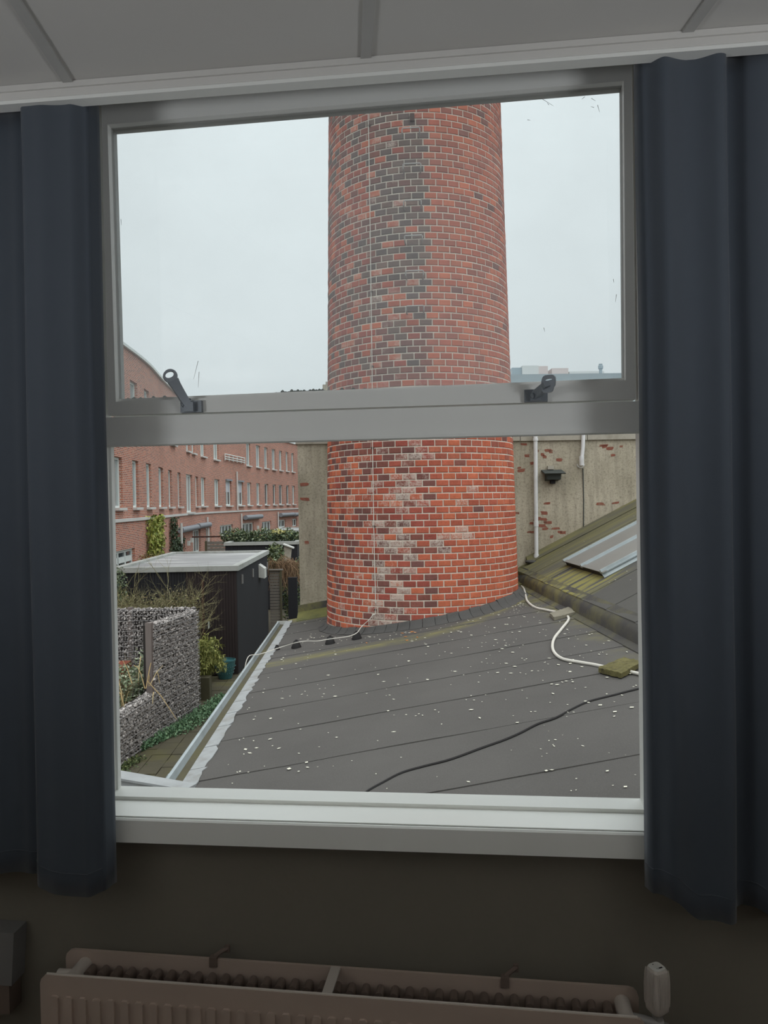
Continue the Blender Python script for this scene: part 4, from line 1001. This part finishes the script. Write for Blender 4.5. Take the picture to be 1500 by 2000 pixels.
# garden bed behind the low gabion
MB().prism([(-6.9, 11.3, G), (-4.05, 11.3, G), (-3.72, 14.9, G), (-6.9, 14.9, G)], (0, 0, .35)).build('garden_bed', 'soil', label='dark soil bed behind the low gabion fence', cat='bed')
t_ = plant('silver_shrub', (-4.6, 13.2, G + .35), 'grey-green bushy plant with pale leaves behind the low gabion fence', 'shrub'); m = MB(); ms = MB()
for c, rr3, n in (((-4.25, 13.2, G + .85), (.42, .7, .5), 1500), ((-4.75, 12.9, G + .8), (.5, .8, .5), 1500), ((-3.95, 13.7, G + .95), (.25, .5, .55), 700), ((-4.5, 12.2, G + .6), (.45, .6, .4), 900)): blob_fill(m, c, rr3, n, .065, [rgb(150, 162, 134), rgb(168, 176, 150), rgb(120, 136, 106), rgb(110, 122, 92)], .35)
twigs(ms, (-4.4, 13.1, G + .35), 12, 1.2, (.6, .8), .010, TW, 2)
m.build('foliage', 'leaf', t_, kind='stuff'); ms.build('stems', 'twig', t_, kind='stuff')
t_ = plant('dry_grass', (-4.2, 13.0, G + .35), 'straw-coloured dry stalks leaning over the low gabion fence', 'grass'); m = MB()
for (x0, y0, x1, y1, va, vb) in ((288, 1330, 345, 1405, 13.0, 11.9), (285, 1345, 300, 1275, 12.9, 13.3), (292, 1340, 318, 1300, 12.9, 13.2), (226, 1310, 243, 1382, 12.4, 12.2), (243, 1382, 228, 1345, 12.4, 12.1), (262, 1300, 276, 1318, 12.8, 12.6), (275, 1282, 270, 1330, 13.2, 13.0), (306, 1312, 312, 1335, 13.1, 13.1), (283, 1345, 268, 1300, 12.8, 12.9), (240, 1372, 232, 1350, 12.2, 12.3), (300, 1352, 298, 1375, 12.6, 12.4), (258, 1335, 240, 1290, 12.6, 13.0), (296, 1292, 290, 1340, 13.3, 13.1)):
    a, b = at_v(x0, y0, va), at_v(x1, y1, vb); m.tube([a, (a + b) / 2 + ZV * .05, b], [.009, .008, .004], 4, tone(r_.choice(STR), .8, 1.1))
for i in range(60):
    a = Vector((r_.uniform(-4.6, -3.95), r_.uniform(12.4, 13.6), G + .6)); m.tube([a, a + Vector((r_.uniform(-.1, .1), 0, .35)), a + Vector((r_.uniform(-.3, .3), r_.uniform(-.2, .2), r_.uniform(.3, .6)))], [.006, .005, .002], 4, tone(r_.choice(STR), .6, 1.1))
m.build('stalks', 'twig', t_, kind='stuff')
pl = thing('rust_planter', (-5.1, 13.9, G + .4), 'rust red wooden planter box at the left window edge', 'planter')
a, b = at_v(200, 1300, 13.9), at_v(243, 1322, 13.9)
for q in range(2):
    zt = a.z - q * .14 + (.0 if q else .0); m = MB(); m.prism([(a.x, 13.88, zt - .13), (b.x, 13.88, zt - .14), (b.x, 13.88, zt - .01), (a.x, 13.88, zt)], (0, .03, 0)); m.build('board', 'rust_planter', pl)
MB().box(a.x, b.x - .02, 13.9, 14.4, G + .35, a.z - .02).build('box_side', 'rust_planter', pl)
# bare twiggy shrub behind the back gabion
t_ = plant('bare_shrub', (-4.6, 16.2, G), 'large bare twiggy shrub with thin olive branches in front of the black shed', 'shrub'); m = MB()
for bx_ in (-5.7, -5.35, -5.0, -4.65, -4.3, -4.0, -3.75):
    twigs(m, (bx_, 16.35 + r_.uniform(-.2, .3), -1.35), 20, 1.0 + .12 * r_.random(), (.8, .5), .010, [rgb(150, 144, 108), rgb(132, 126, 90), rgb(168, 160, 126)], 4, 1.1)
twigs(m, (-5.3, 16.5, -1.2), 6, 1.7, (.5, .3), .011, [rgb(150, 144, 108)], 3, .8); twigs(m, (-4.1, 16.5, -1.2), 7, 1.7, (.9, .3), .011, [rgb(150, 144, 108)], 3, .8)
m.build('branches', 'twig', t_, kind='stuff'); m = MB()
for bx_ in (-5.6, -5.1, -4.6, -4.1, -3.8): blob_fill(m, (bx_, 16.5, -.55), (.5, .35, .42), 520, .045, [rgb(128, 128, 84), rgb(108, 110, 72)] + TW, .2)
m.build('foliage', 'leaf', t_, kind='stuff')
t_ = plant('green_shrub', (-5.5, 17.4, G), 'leafy green shrub between the black shed and the left window edge', 'shrub'); m = MB(); ms = MB()
blob_fill(m, (-5.75, 17.45, -.75), (.55, .4, 1.0), 2600, .075, DG + GR + SG[:1], .4); blob_fill(m, (-5.5, 17.3, .05), (.22, .2, .30), 260, .06, SG, .3); twigs(ms, (-5.6, 17.4, G), 7, 2.3, (.3, .3), .016, TW, 2)
m.build('foliage', 'leaf', t_, kind='stuff'); ms.build('stems', 'twig', t_, kind='stuff')

# ------------------------------------------------------------------ sheds
def shed(x0, x1, y0, y1, zt, label, nb, base_v=None, doors=True, name='garden_shed'):
    """timber shed: vertical boards on the two seen sides, fascia, sunk flat roof"""
    s_ = thing(name, ((x0 + x1) / 2, (y0 + y1) / 2, G), label, 'shed')
    MB().box(x0 + .03, x1 - .03, y0 + .03, y1, G, zt - .11).build('shed_body', 'black_timber', s_)
    n = int((x1 - x0) / nb); 
    for k in range(n):
        a = x0 + (x1 - x0) * k / n; b = x0 + (x1 - x0) * (k + 1) / n - .006; MB().box(a, b, y0, y0 + .03, G, zt - .10).build('board', 'brown_timber' if doors and a > x1 - 1.25 else 'black_timber', s_)
    n = int((y1 - y0) / nb)
    for k in range(n):
        a = y0 + (y1 - y0) * k / n; b = y0 + (y1 - y0) * (k + 1) / n - .006; MB().box(x1 - .03, x1, a + (.03 if k == 0 else 0), b, G, zt - .10).build('board', 'black_timber', s_)
    o_, i_ = .05, .12
    for (a, b, c, d) in ((x0 - o_, x1 + o_, y0 - o_, y0 + i_), (x0 - o_, x1 + o_, y1 - i_, y1 + o_)): MB().box(a, b, c, d, zt - .12, zt).build('fascia', 'fascia', s_)
    for (a, b, c, d) in ((x0 - o_, x0 + i_, y0 + i_, y1 - i_), (x1 - i_, x1 + o_, y0 + i_, y1 - i_)): MB().box(a, b, c, d, zt - .12, zt - .001).build('fascia', 'fascia', s_)
    MB().box(x0 + i_, x1 - i_, y0 + i_, y1 - i_, zt - .10, zt - .06).build('roof_membrane', 'shed_roofing', s_)
    return s_
sh = shed(-5.9, -2.99, 18.15, 24.0, .17, 'nearest black timber shed with flat grey roof and three small vents', .065)
XS = -2.99
for (x, y) in ((472, 1131), (493, 1119), (521, 1105)):
    d = ray(x, y); t2 = XS / d.dot(UA); q = toO(CP + d * t2); MB().box(XS - .01, XS + .03, q.y - .06, q.y + .06, q.z - .11, q.z + .11).build('vent', 'box_grey', sh)
d = ray(507, 1115); q = toO(CP + d * (XS / d.dot(UA)))
lb = MB(); lb.prism([(XS, q.y - .22, q.z + .20), (XS + .17, q.y - .22, q.z + .08), (XS + .17, q.y - .22, q.z - .20), (XS, q.y - .22, q.z - .17)], (0, .44, 0)); lb.build('light_box', 'birdhouse_white', sh)
q = at_v(408, 1221, 18.12); MB().box(q.x - .012, q.x + .012, 18.08, 18.15, q.z - .08, q.z + .08).build('door_handle', 'frame_grey', sh)
MB().box(at_v(397, 1221, 18.12).x - .03, at_v(397, 1221, 18.12).x + .03, 18.12, 18.15, G, -.15).build('door_post', 'rust_iron', sh)
sh2 = shed(-5.25, -2.52, 29.4, 34.0, .17, 'second black timber shed, ivy growing over its roof edge', .15, doors=False)
sh3 = shed(-4.9, -1.5, 41.0, 46.0, .20, 'third black shed, farthest, its grey roof just above the ivy', .3, doors=False)
t_ = plant('ivy_hedge', (-3.9, 30.6, .17), 'thick ivy mass on the roof of the second black shed', 'ivy'); m = MB(); ms = MB()
for k in range(11):
    c = (-5.35 + k * .30, 30.7 + r_.uniform(-.2, .5), .30); blob_fill(m, c, (.35, .5, .30 + .08 * sin(k * 1.7) - (.16 if k > 8 else 0)), 420, .11, SG + GR + DG, .45, .5)
blob_fill(m, (-3.3, 30.6, .5), (.4, .3, .1), 120, .11, [rgb(190, 184, 120)], .3)
ms.tube([(-5.4, 30.9, .2), (-4, 31, .25), (-2.4, 30.9, .2)], .04, 6, TW[0]); m.build('foliage', 'leaf', t_, kind='stuff'); ms.build('stems', 'twig', t_, kind='stuff')
# plants and fence between the two sheds
t_ = plant('rambling_shrub', (-2.6, 26, G), 'leafy shrub with a brown tangle of dry stems between the two black sheds', 'shrub'); m = MB(); ms = MB()
blob_fill(m, (-2.95, 25.6, -.15), (.38, .5, .45), 900, .10, SG[:1] + GR, .35); blob_fill(m, (-2.3, 25.6, -1.6), (.55, .6, .9), 1700, .09, DG + GR, .35); blob_fill(m, (-2.0, 25.8, -.55), (.35, .4, .5), 700, .08, GR + YG[1:2], .35)
for i in range(260):
    a = Vector((-2.55 + r_.gauss(0, .28), 25.2 + r_.uniform(-.2, .2), -.30 + r_.gauss(0, .1))); e = a + Vector((r_.gauss(0, .25), r_.uniform(-.1, .1), -r_.uniform(.3, .9)))
    ms.tube(bez([a, (a + e) / 2 + Vector((r_.gauss(0, .12), 0, .12)), e], 2), .006, 3, tone(r_.choice([rgb(138, 112, 88), rgb(120, 98, 76), rgb(156, 128, 100)])), caps=False)
m.build('foliage', 'leaf', t_, kind='stuff'); ms.build('dry_stems', 'twig', t_, kind='stuff')
fc = thing('slat_fence', (-2.75, 24.4, G), 'narrow grey slatted fence panel behind the nearest shed', 'fence')
for k in range(19): z_ = G + .1 + k * .095; MB().box(-2.98, -2.62, 24.4, 24.43, z_, z_ + .075).build('slat', 'grey_boards', fc)
MB().box(-2.66, -2.60, 24.36, 24.45, G, -.48).build('post', 'timber_block', fc); MB().box(-3.0, -2.56, 24.34, 24.47, -.50, -.46).build('cap_rail', 'grey_boards', fc)
bh = thing('birdhouse', (-2.45, 27.6, -1.2), 'pale slanted birdhouse on a post before the second black shed', 'birdhouse')
q = at_v(560, 1086, 27.6); qt = at_v(563, 1066, 27.6)
m = MB(); m.loft([[(q.x - .12, 27.5, q.z - .2), (q.x + .12, 27.5, q.z - .2), (q.x + .12, 27.75, q.z - .2), (q.x - .12, 27.75, q.z - .2)], [(qt.x - .14, 27.5, qt.z), (qt.x + .12, 27.5, qt.z - .06), (qt.x + .12, 27.75, qt.z - .06), (qt.x - .14, 27.75, qt.z)]]); m.build('box', 'coping', bh)
m = MB(); m.prism([(qt.x - .17, 27.42, qt.z + .04), (qt.x + .20, 27.42, qt.z - .10), (qt.x + .20, 27.42, qt.z - .06), (qt.x - .17, 27.42, qt.z + .08)], (0, .42, 0)); m.build('roof', 'birdhouse_white', bh)
MB().box(q.x - .04, q.x + .04, 27.6, 27.68, G, q.z - .18).build('post', 'timber_block', bh)
pn = at_v(571, 1165, 22.0)
MB().box(pn.x - .12, pn.x + .14, 22.0, 22.1, G, at_v(571, 1128, 22.0).z).build('dark_panel', 'black_timber', label='tall narrow black panel beside the left end of the rendered wall', cat='panel')
gl = thing('garden_screen', (-7.6, 40, G), 'weathered horizontal board fence beyond the nearest shed roof', 'fence')
a, b = at_v(402, 1056, 40), at_v(447, 1062, 40)
for k in range(12): zz_ = G + .1 + k * .17; MB().box(a.x, b.x, 40, 40.04, zz_, zz_ + .15).build('slat', 'grey_boards', gl)
MB().box(a.x - .05, a.x + .05, 39.97, 40.07, G, -.25).build('post', 'timber_block', gl)
MB().box(at_v(375, 1048, 34).x, at_v(445, 1049, 34).x, 34, 34.08, at_v(400, 1050, 34).z, at_v(400, 1047, 34).z).build('pergola_beam', 'rust_iron', label='thin dark brown pergola beam before the terrace', cat='beam')

# ================================================================== TERRACE with a concave facade
ctrl = [(-8.3, 12), (-8.5, 18), (-8.9, 25.5), (-9.2, 30), (-9.75, 34), (-10.35, 39), (-10.85, 45), (-10.9, 50), (-10.6, 55), (-10.0, 61), (-9.0, 68), (-7.4, 76), (-5.0, 84)]
def c2o(l, D): return Vector((l * cos(.028) + D * sin(.028), D * cos(.028) - l * sin(.028), 0))
CRV = bez([c2o(l, D) for l, D in ctrl], 16)
ARC = [0.0]
for i in range(1, len(CRV)): ARC.append(ARC[-1] + (CRV[i] - CRV[i - 1]).length)
def cpt(s):
    s = max(0, min(ARC[-1] - 1e-6, s)); 
    lo, hi = 0, len(ARC) - 1
    while hi - lo > 1:
        mid = (lo + hi) // 2
        if ARC[mid] <= s: lo = mid
        else: hi = mid
    f = (s - ARC[lo]) / (ARC[hi] - ARC[lo]); p = CRV[lo].lerp(CRV[hi], f); d = (CRV[hi] - CRV[lo]).normalized()
    return p, d, Vector((d.y, -d.x, 0))     # point, direction, normal towards the yard
def fac_at(x, y):
    d = ray(x, y); du, dv = d.dot(UA), d.dot(VA); best = None
    for i in range(len(CRV) - 1):
        a = CRV[i].x * dv - CRV[i].y * du; b = CRV[i + 1].x * dv - CRV[i + 1].y * du
        if a * b <= 0 and CRV[i].y > 0:
            f = a / (a - b) if a != b else 0; p = CRV[i].lerp(CRV[i + 1], f); t_ = p.y / dv; return ARC[i] + f * (ARC[i + 1] - ARC[i]), 1.6 + t_ * d.z
    return None
ROOFZ = 7.2; opens = []; wins = []
def addwin(xa, xb, ytop, ybot, kind, z0=None, z1=None, wd=None):
    A = fac_at(xa, (ytop + ybot) / 2); B = fac_at(xb, (ytop + ybot) / 2)
    if not A or not B: return
    s0, s1 = A[0], B[0]
    if wd: s1 = s0 + wd
    if z0 is None: z0 = fac_at((xa + xb) / 2, ybot)[1]
    if z1 is None: z1 = fac_at((xa + xb) / 2, ytop)[1]
    wins.append((s0, s1, z0, z1, kind))
F1 = (1.55, 3.28)
for (xa, xb, k) in ((224, 239, 'n'), (259, 271, 'n'), (286, 296, 'n'), (310, 319, 'n'), (329, 336, 'd'), (347, 353, 'd')): addwin(xa, xb, 900, 985, k, *F1)
addwin(364, 376, 926, 996, 'n', 1.22, 3.3)
for (xa, xb, k) in ((382, 387, 'n'), (393, 402, 'n'), (419, 429, 'n'), (441, 452, 'b'), (464, 475, 'b'), (483, 491, 'n'), (501, 508, 'n'), (517, 524, 'd'), (533, 539, 'd'), (545, 552, 'd'), (559, 565, 'd'), (571, 576, 'n')): addwin(xa, xb, 940, 986, k, *F1)
for (xa, xb) in ((392, 401), (417, 427), (481, 489), (500, 508), (516, 523), (531, 538), (545, 551), (558, 563), (569, 574)): addwin(xa, xb, 870, 910, 'n', 4.55, 6.3)
for (xa, xb) in ((254, 268), (281, 291), (305, 314), (330, 339), (361, 368), (372, 378)): addwin(xa, xb, 740, 775, 'n', 4.55, 6.15)
# ground floor doors and windows
addwin(222, 264, 1072, 1140, 'w', -2.2, fac_at(243, 1074)[1]); addwin(311, 323, 1053, 1120, 'g', -2.2, None, None); wins[-1] = (wins[-1][0], wins[-1][1], -2.2, fac_at(317, 1053)[1], 'g')
addwin(343, 362, 1048, 1100, 'g'); addwin(377, 392, 1034, 1080, 'g'); addwin(403, 413, 1030, 1080, 'g'); addwin(430, 455, 1025, 1046, 'g'); addwin(474, 496, 1021, 1045, 'g'); addwin(512, 530, 1018, 1042, 'g'); addwin(544, 558, 1015, 1030, 'g'); addwin(571, 580, 1013, 1028, 'g')
tr = thing('terraced_building', (-8, 40, G), 'long curved red brick terrace with rows of narrow white windows', 'building')
WS = []
for wv in wins:
    s0, s1, z0, z1, k = wv
    if s1 - s0 < .25: s1 = s0 + .35
    if z1 - z0 < .3: continue
    WS.append((s0, s1, z0, z1, k))
sb = sorted(set([0.0, ARC[-1] - .01] + [round(q, 3) for wv in WS for q in wv[:2]] + [k * 1.5 for k in range(1, int(ARC[-1] / 1.5))]))
zb = sorted(set([G, ROOFZ] + [round(q, 3) for wv in WS for q in wv[2:4]]))
m = MB(); m.uv = []
def fp(s, z, inn=0.0): p, d, n = cpt(s); return (p.x - n.x * inn, p.y - n.y * inn, z)
def quad(P4, uvs): 
    m.add(P4, [(0, 1, 2, 3)]); m.uv += uvs
for i in range(len(sb) - 1):
    sa, sc_ = sb[i], sb[i + 1]; 
    if sc_ - sa < .002: continue
    mid = (sa + sc_) / 2; col_open = [(wv[2], wv[3]) for wv in WS if wv[0] - 1e-3 < mid < wv[1] + 1e-3]
    zs = sorted(set([G, ROOFZ] + [q for o_ in col_open for q in o_]))
    for j in range(len(zs) - 1):
        zm = (zs[j] + zs[j + 1]) / 2
        if any(o_[0] < zm < o_[1] for o_ in col_open): continue
        quad([fp(sa, zs[j]), fp(sc_, zs[j]), fp(sc_, zs[j + 1]), fp(sa, zs[j + 1])], [(sa, zs[j]), (sc_, zs[j]), (sc_, zs[j + 1]), (sa, zs[j + 1])])
RD = .16
for (s0, s1, z0, z1, k) in WS:
    quad([fp(s0, z0), fp(s0, z1), fp(s0, z1, RD), fp(s0, z0, RD)], [(s0, z0), (s0, z1), (s0 + RD, z1), (s0 + RD, z0)])
    quad([fp(s1, z1), fp(s1, z0), fp(s1, z0, RD), fp(s1, z1, RD)], [(s1, z1), (s1, z0), (s1 + RD, z0), (s1 + RD, z1)])
    quad([fp(s0, z1), fp(s1, z1), fp(s1, z1, RD), fp(s0, z1, RD)], [(s0, z1), (s1, z1), (s1, z1 + RD), (s0, z1 + RD)])
# roof deck and back so that the block is closed
nS = 40
for i in range(nS):
    a, b = ARC[-1] * i / nS, ARC[-1] * (i + 1) / nS
    quad([fp(a, ROOFZ), fp(b, ROOFZ), fp(b, ROOFZ, 8), fp(a, ROOFZ, 8)], [(a, 0), (b, 0), (b, 8), (a, 8)])
    quad([fp(a, ROOFZ, 8), fp(b, ROOFZ, 8), fp(b, G, 8), fp(a, G, 8)], [(a, 9), (b, 9), (b, 0), (a, 0)])
m.build('facade_wall', 'facade_brick', tr)
for (s0, s1, z0, z1, k) in WS:
    p, d, n = cpt((s0 + s1) / 2); w_ = s1 - s0; c0 = p - n * (RD - .02)
    ft = .085 if w_ < 1.2 else .10
    f = MB()
    def bar(x0, x1, za, zc): f.obox(c0 + d * ((x0 + x1) / 2) + ZV * ((za + zc) / 2), d, n, ZV, (x1 - x0) / 2, .035, (zc - za) / 2)
    h = w_ / 2
    bar(-h, -h + ft, z0, z1); bar(h - ft, h, z0, z1); bar(-h + ft, h - ft, z1 - ft, z1); bar(-h + ft, h - ft, z0, z0 + ft)
    if k in 'ngb' and w_ < 1.3: pass
    if w_ > 1.3:
        nm_ = max(2, int(round(w_ / .9)))
        for q in range(1, nm_): bar(-h + w_ * q / nm_ - ft * .6, -h + w_ * q / nm_ + ft * .6, z0 + ft, z1 - ft)
        if k == 'w': bar(-h + ft, h - ft, z1 - .45, z1 - .25)
    fo = f.build('window', 'frame_grey', tr)
    g = MB(); g.obox(c0 - n * .01 + ZV * ((z0 + z1) / 2), d, n, ZV, h - ft, .006, (z1 - z0) / 2 - ft); g.build('pane', 'glazing_sky_tone' if k == 'n' and z0 > 0 else 'glazing_dark', fo)
    if k == 'b':
        g = MB(); g.obox(c0 + n * .02 + ZV * (z1 - (z1 - z0) * .26), d, n, ZV, h - ft, .006, (z1 - z0) * .20); g.build('blind', 'blind', fo)
        g = MB(); g.obox(p + n * .04 + ZV * (z1 + .04), d, n, ZV, h + .04, .06, .06); g.build('blind_box', 'awning', fo)
    if z0 > 0:
        g = MB(); g.obox(p + n * .02 + ZV * (z0 - .03), d, n, ZV, h + .03, .13, .045); g.build('sill', 'concrete_band', fo)
# band over the ground floor, parapet cap
def strip(name, s0, s1, zc, zc2, out, th, mat, parent, n=40):
    m = MB(); rg = []
    for i in range(n + 1):
        s = s0 + (s1 - s0) * i / n; p, d, nn = cpt(s); z_ = zc + (zc2 - zc) * i / n
        rg.append([p + nn * out + ZV * (z_ + th), p - nn * .02 + ZV * (z_ + th), p - nn * .02 + ZV * (z_ - th), p + nn * out + ZV * (z_ - th)])
    m.loft(rg); return m.build(name, mat, parent)
zbnd = fac_at(300, 1010)[1]
strip('concrete_band', 0, ARC[-1] - .05, fac_at(230, 1017)[1], fac_at(560, 994)[1], .07, .055, 'concrete_band', tr, 90)
strip('parapet_cap', 0, ARC[-1] - .05, ROOFZ + .02, ROOFZ + .02, .10, .05, 'frame_grey', tr, 90)
# balcony railing in a recess
A = fac_at(436, 892); B = fac_at(475, 900); rg_ = MB()
for zz_ in (A[1] - .15, A[1] - .0, A[1] + .18):
    pa, _, na = cpt(A[0]); pb, _, nb_ = cpt(B[0]); rg_.tube([pa + na * .12 + ZV * zz_, pb + nb_ * .12 + ZV * zz_], .035, 5)
for q in range(6):
    p, d, n = cpt(A[0] + (B[0] - A[0]) * q / 5); rg_.tube([p + n * .12 + ZV * (A[1] - .25), p + n * .12 + ZV * (A[1] + .2)], .03, 5)
rg_.build('balcony_railing', 'frame_grey', tr)
# downpipes
for (x, y0, y1) in ((339, 1022, 1062), (402, 1010, 1080), (460, 921, 996), (469, 1003, 1036), (541, 1000, 1030)):
    a = fac_at(x, y0); b = fac_at(x, y1); p, d, n = cpt(a[0]); MB().tube([p + n * (.36 if x == 339 else .10) + ZV * a[1], p + n * (.36 if x == 339 else .10) + ZV * b[1]], .06, 8).build('downpipe', 'concrete_band', tr, smooth=True)
# awning cassettes
for (xa, xb, y) in ((345, 378, 1036), (380, 403, 1028), (474, 506, 1011), (544, 569, 1006), (570, 580, 1005)):
    a = fac_at(xa, y); b = fac_at(xb, y); z_ = a[1]; pa, _, na = cpt(a[0]); pb, _, nb_ = cpt(b[0]); aw = MB().tube([pa + na * .20 + ZV * z_, pb + nb_ * .20 + ZV * z_], .16 if xa < 400 else .18, 12); aw.build('awning_cassette', 'awning', tr, smooth=True)
for (x, y) in ((366, 1061), (372, 1055), (502, 1030)):
    a = fac_at(x, y); p, d, n = cpt(a[0]); MB().obox(p + n * .07 + ZV * a[1], d, n, ZV, .07, .07, .13).build('wall_light', 'frame_grey', tr)
# climbing plants on the facade
def climber(xa, xb, yt, yb, cols, n, size, label, depth=.16):
    a = fac_at(xa, yt); b = fac_at(xb, yt); zt = a[1]; zbm = fac_at((xa + xb) / 2, yb)[1]
    p, d, nn = cpt((a[0] + b[0]) / 2); t_ = thing('climbing_plant', (p.x, p.y, zbm), label, 'climber'); m = MB()
    for i in range(n):
        z_ = r_.uniform(zbm, zt); s = r_.uniform(a[0], b[0]); s += .35 * noise.noise((z_ * 2, 0, xa)) * (1 if r_.random() < .6 else 0)
        q, d, nn = cpt(s); leaf(m, q + nn * r_.uniform(.03, depth) + ZV * z_, size * r_.uniform(.7, 1.3), tone(r_.choice(cols), .55, 1.25), .2, droop=r_.random() < .6)
    m.build('foliage', 'leaf', t_, kind='stuff')
    ms = MB(); q, d, nn = cpt((a[0] + b[0]) / 2); ms.tube([q + nn * .04 + ZV * (zbm - .5), q + nn * .05 + ZV * zt], .03, 5, TW[0]); ms.build('stem', 'twig', t_)
climber(284, 307, 1008, 1092, [rgb(150, 156, 74), rgb(132, 144, 62), rgb(176, 176, 96), rgb(104, 116, 52)], 1500, .16, 'bright yellow-green climber on the brick terrace near the nearest shed', .3)
climber(329, 337, 1010, 1082, DG, 700, .13, 'dark green climber beside a downpipe on the brick terrace', .25)
climber(336, 350, 1052, 1082, DG, 500, .13, 'low dark green climber spreading below the awning', .3)
climber(263, 300, 1086, 1100, [rgb(150, 110, 70), rgb(120, 112, 70), rgb(140, 124, 84)], 240, .12, 'brownish low plants by the nearest terrace window', .4)

# ================================================================== far roofs to the right
fb = thing('far_building', (20, 62, G), 'long pale flat-roofed building far behind the rendered wall', 'building')
D_ = 62.0
def fbx(x0, x1, yt, yb, dd, depth, mat, name, parent=None):
    a = at_v(x0, yt, D_ + dd); b = at_v(x1, yt, D_ + dd); c = at_v((x0 + x1) / 2, yb, D_ + dd)
    return MB().box(a.x, b.x, D_ + dd, D_ + dd + depth, c.z, (a.z + b.z) / 2).build(name, mat, parent or fb)
a = at_v(985, 735, D_); b = at_v(1235, 727, D_); zt = a.z + .1
MB().box(a.x - 6, b.x + 14, D_, D_ + 14, G, zt - 1.0).build('main_block', 'far_cladding', fb)
MB().box(a.x - 6, b.x + 14, D_ - .3, D_ + 14, zt - .65, zt).build('parapet', 'far_glass', fb)
MB().box(a.x - 6, b.x + 14, D_ - .4, D_, zt - .95, zt - .75).build('ledge', 'far_box', fb)
k = 0
for x in [996 + 9.5 * q for q in range(25)]:
    aa = at_v(x, 745, D_ - .05); MB().box(aa.x, aa.x + .30, D_ - .06, D_, zt - 2.4, zt - 1.15).build('window', 'far_glass', fb)
pe = thing('roof_plant', (14, 68, zt - .5), 'pale boxy plant rooms on the roof of the far building', 'rooftop unit')
fbx(1020, 1052, 714, 735, 5, 4, 'far_box', 'plant_room', pe); fbx(1000, 1020, 718, 735, 5.2, 3, 'far_glass', 'plant_tank', pe); fbx(1050, 1070, 715, 735, 6, 3, 'far_pink', 'plant_room', pe)
fbx(1078, 1110, 719, 731, 6, 4, 'far_pink', 'plant_room', pe); fbx(1112, 1180, 725, 730, 6, 2, 'far_box', 'plant_duct', pe)
a = at_v(1173, 711, 66); vt = thing('roof_vent', (a.x, 66, zt), 'slim grey vent stack on the right end of the far roof', 'vent')
MB().lathe([(.14, -1.2), (.14, -.45), (.22, -.4), (.22, -.15), (.15, -.1), (.17, 0)], (a.x, 66, a.z), 12).build('vent_stack', 'far_glass', vt, smooth=True)
a = at_v(630, 751, 40); b = at_v(648, 751, 40)
st = thing('brick_stack', (a.x + .25, 40, G), 'small grey masonry stack showing just left of the chimney above the window bar', 'chimney stack')
MB().box(a.x, b.x, 40, 40.6, G, a.z).build('stack_body', 'old_render', st); MB().box(a.x + .16, b.x, 39.98, 40.5, a.z, a.z + .14).build('stack_cap', 'coping', st)

ul = thing('fill_uplighter', (-1.7, -3.5, 0), 'added tall white fill uplighter, unseen behind the camera', 'lamp', frame='I')  # made-up fitting round the added fill light
MB().lathe([(.14, 0), (.14, .02), (.015, .03), (.015, 1.75)], (-1.7, -3.5, 0), 24).build('pole', 'rung_steel', ul, smooth=True)
MB().lathe([(.02, 1.74), (.10, 1.80), (.18, 1.90), (.20, 1.98), (.19, 1.98), (.17, 1.92), (.02, 1.90)], (-1.7, -3.5, 0), 28).build('fill_bowl', 'lamp_shade', ul, smooth=True)
# fittings made up for the two added fill lamps
for (lx_, ly_, lz_, en) in FILL_LAMPS:
    wside = XL if lx_ < 0 else XR
    cl_ = thing('wall_lamp', (wside, ly_, lz_ - .12), 'added white fill lamp, out of view, on the %s side wall of the room' % ('left' if lx_ < 0 else 'right'), 'lamp', frame='I')
    MB().lathe([(.03, -.14), (.20, -.10), (.31, -.01), (.335, .03), (.325, .03), (.30, -.005), (.03, -.04)], (lx_, ly_, lz_), 28).build('fill_bowl', 'lamp_shade', cl_, smooth=True)
    MB().box(min(lx_, wside), max(lx_, wside), ly_ - .015, ly_ + .015, lz_ - .10, lz_ - .07).build('fill_arm', 'lamp_shade', cl_)

for o in bpy.data.objects:
    if '_b' in o: del o['_b']
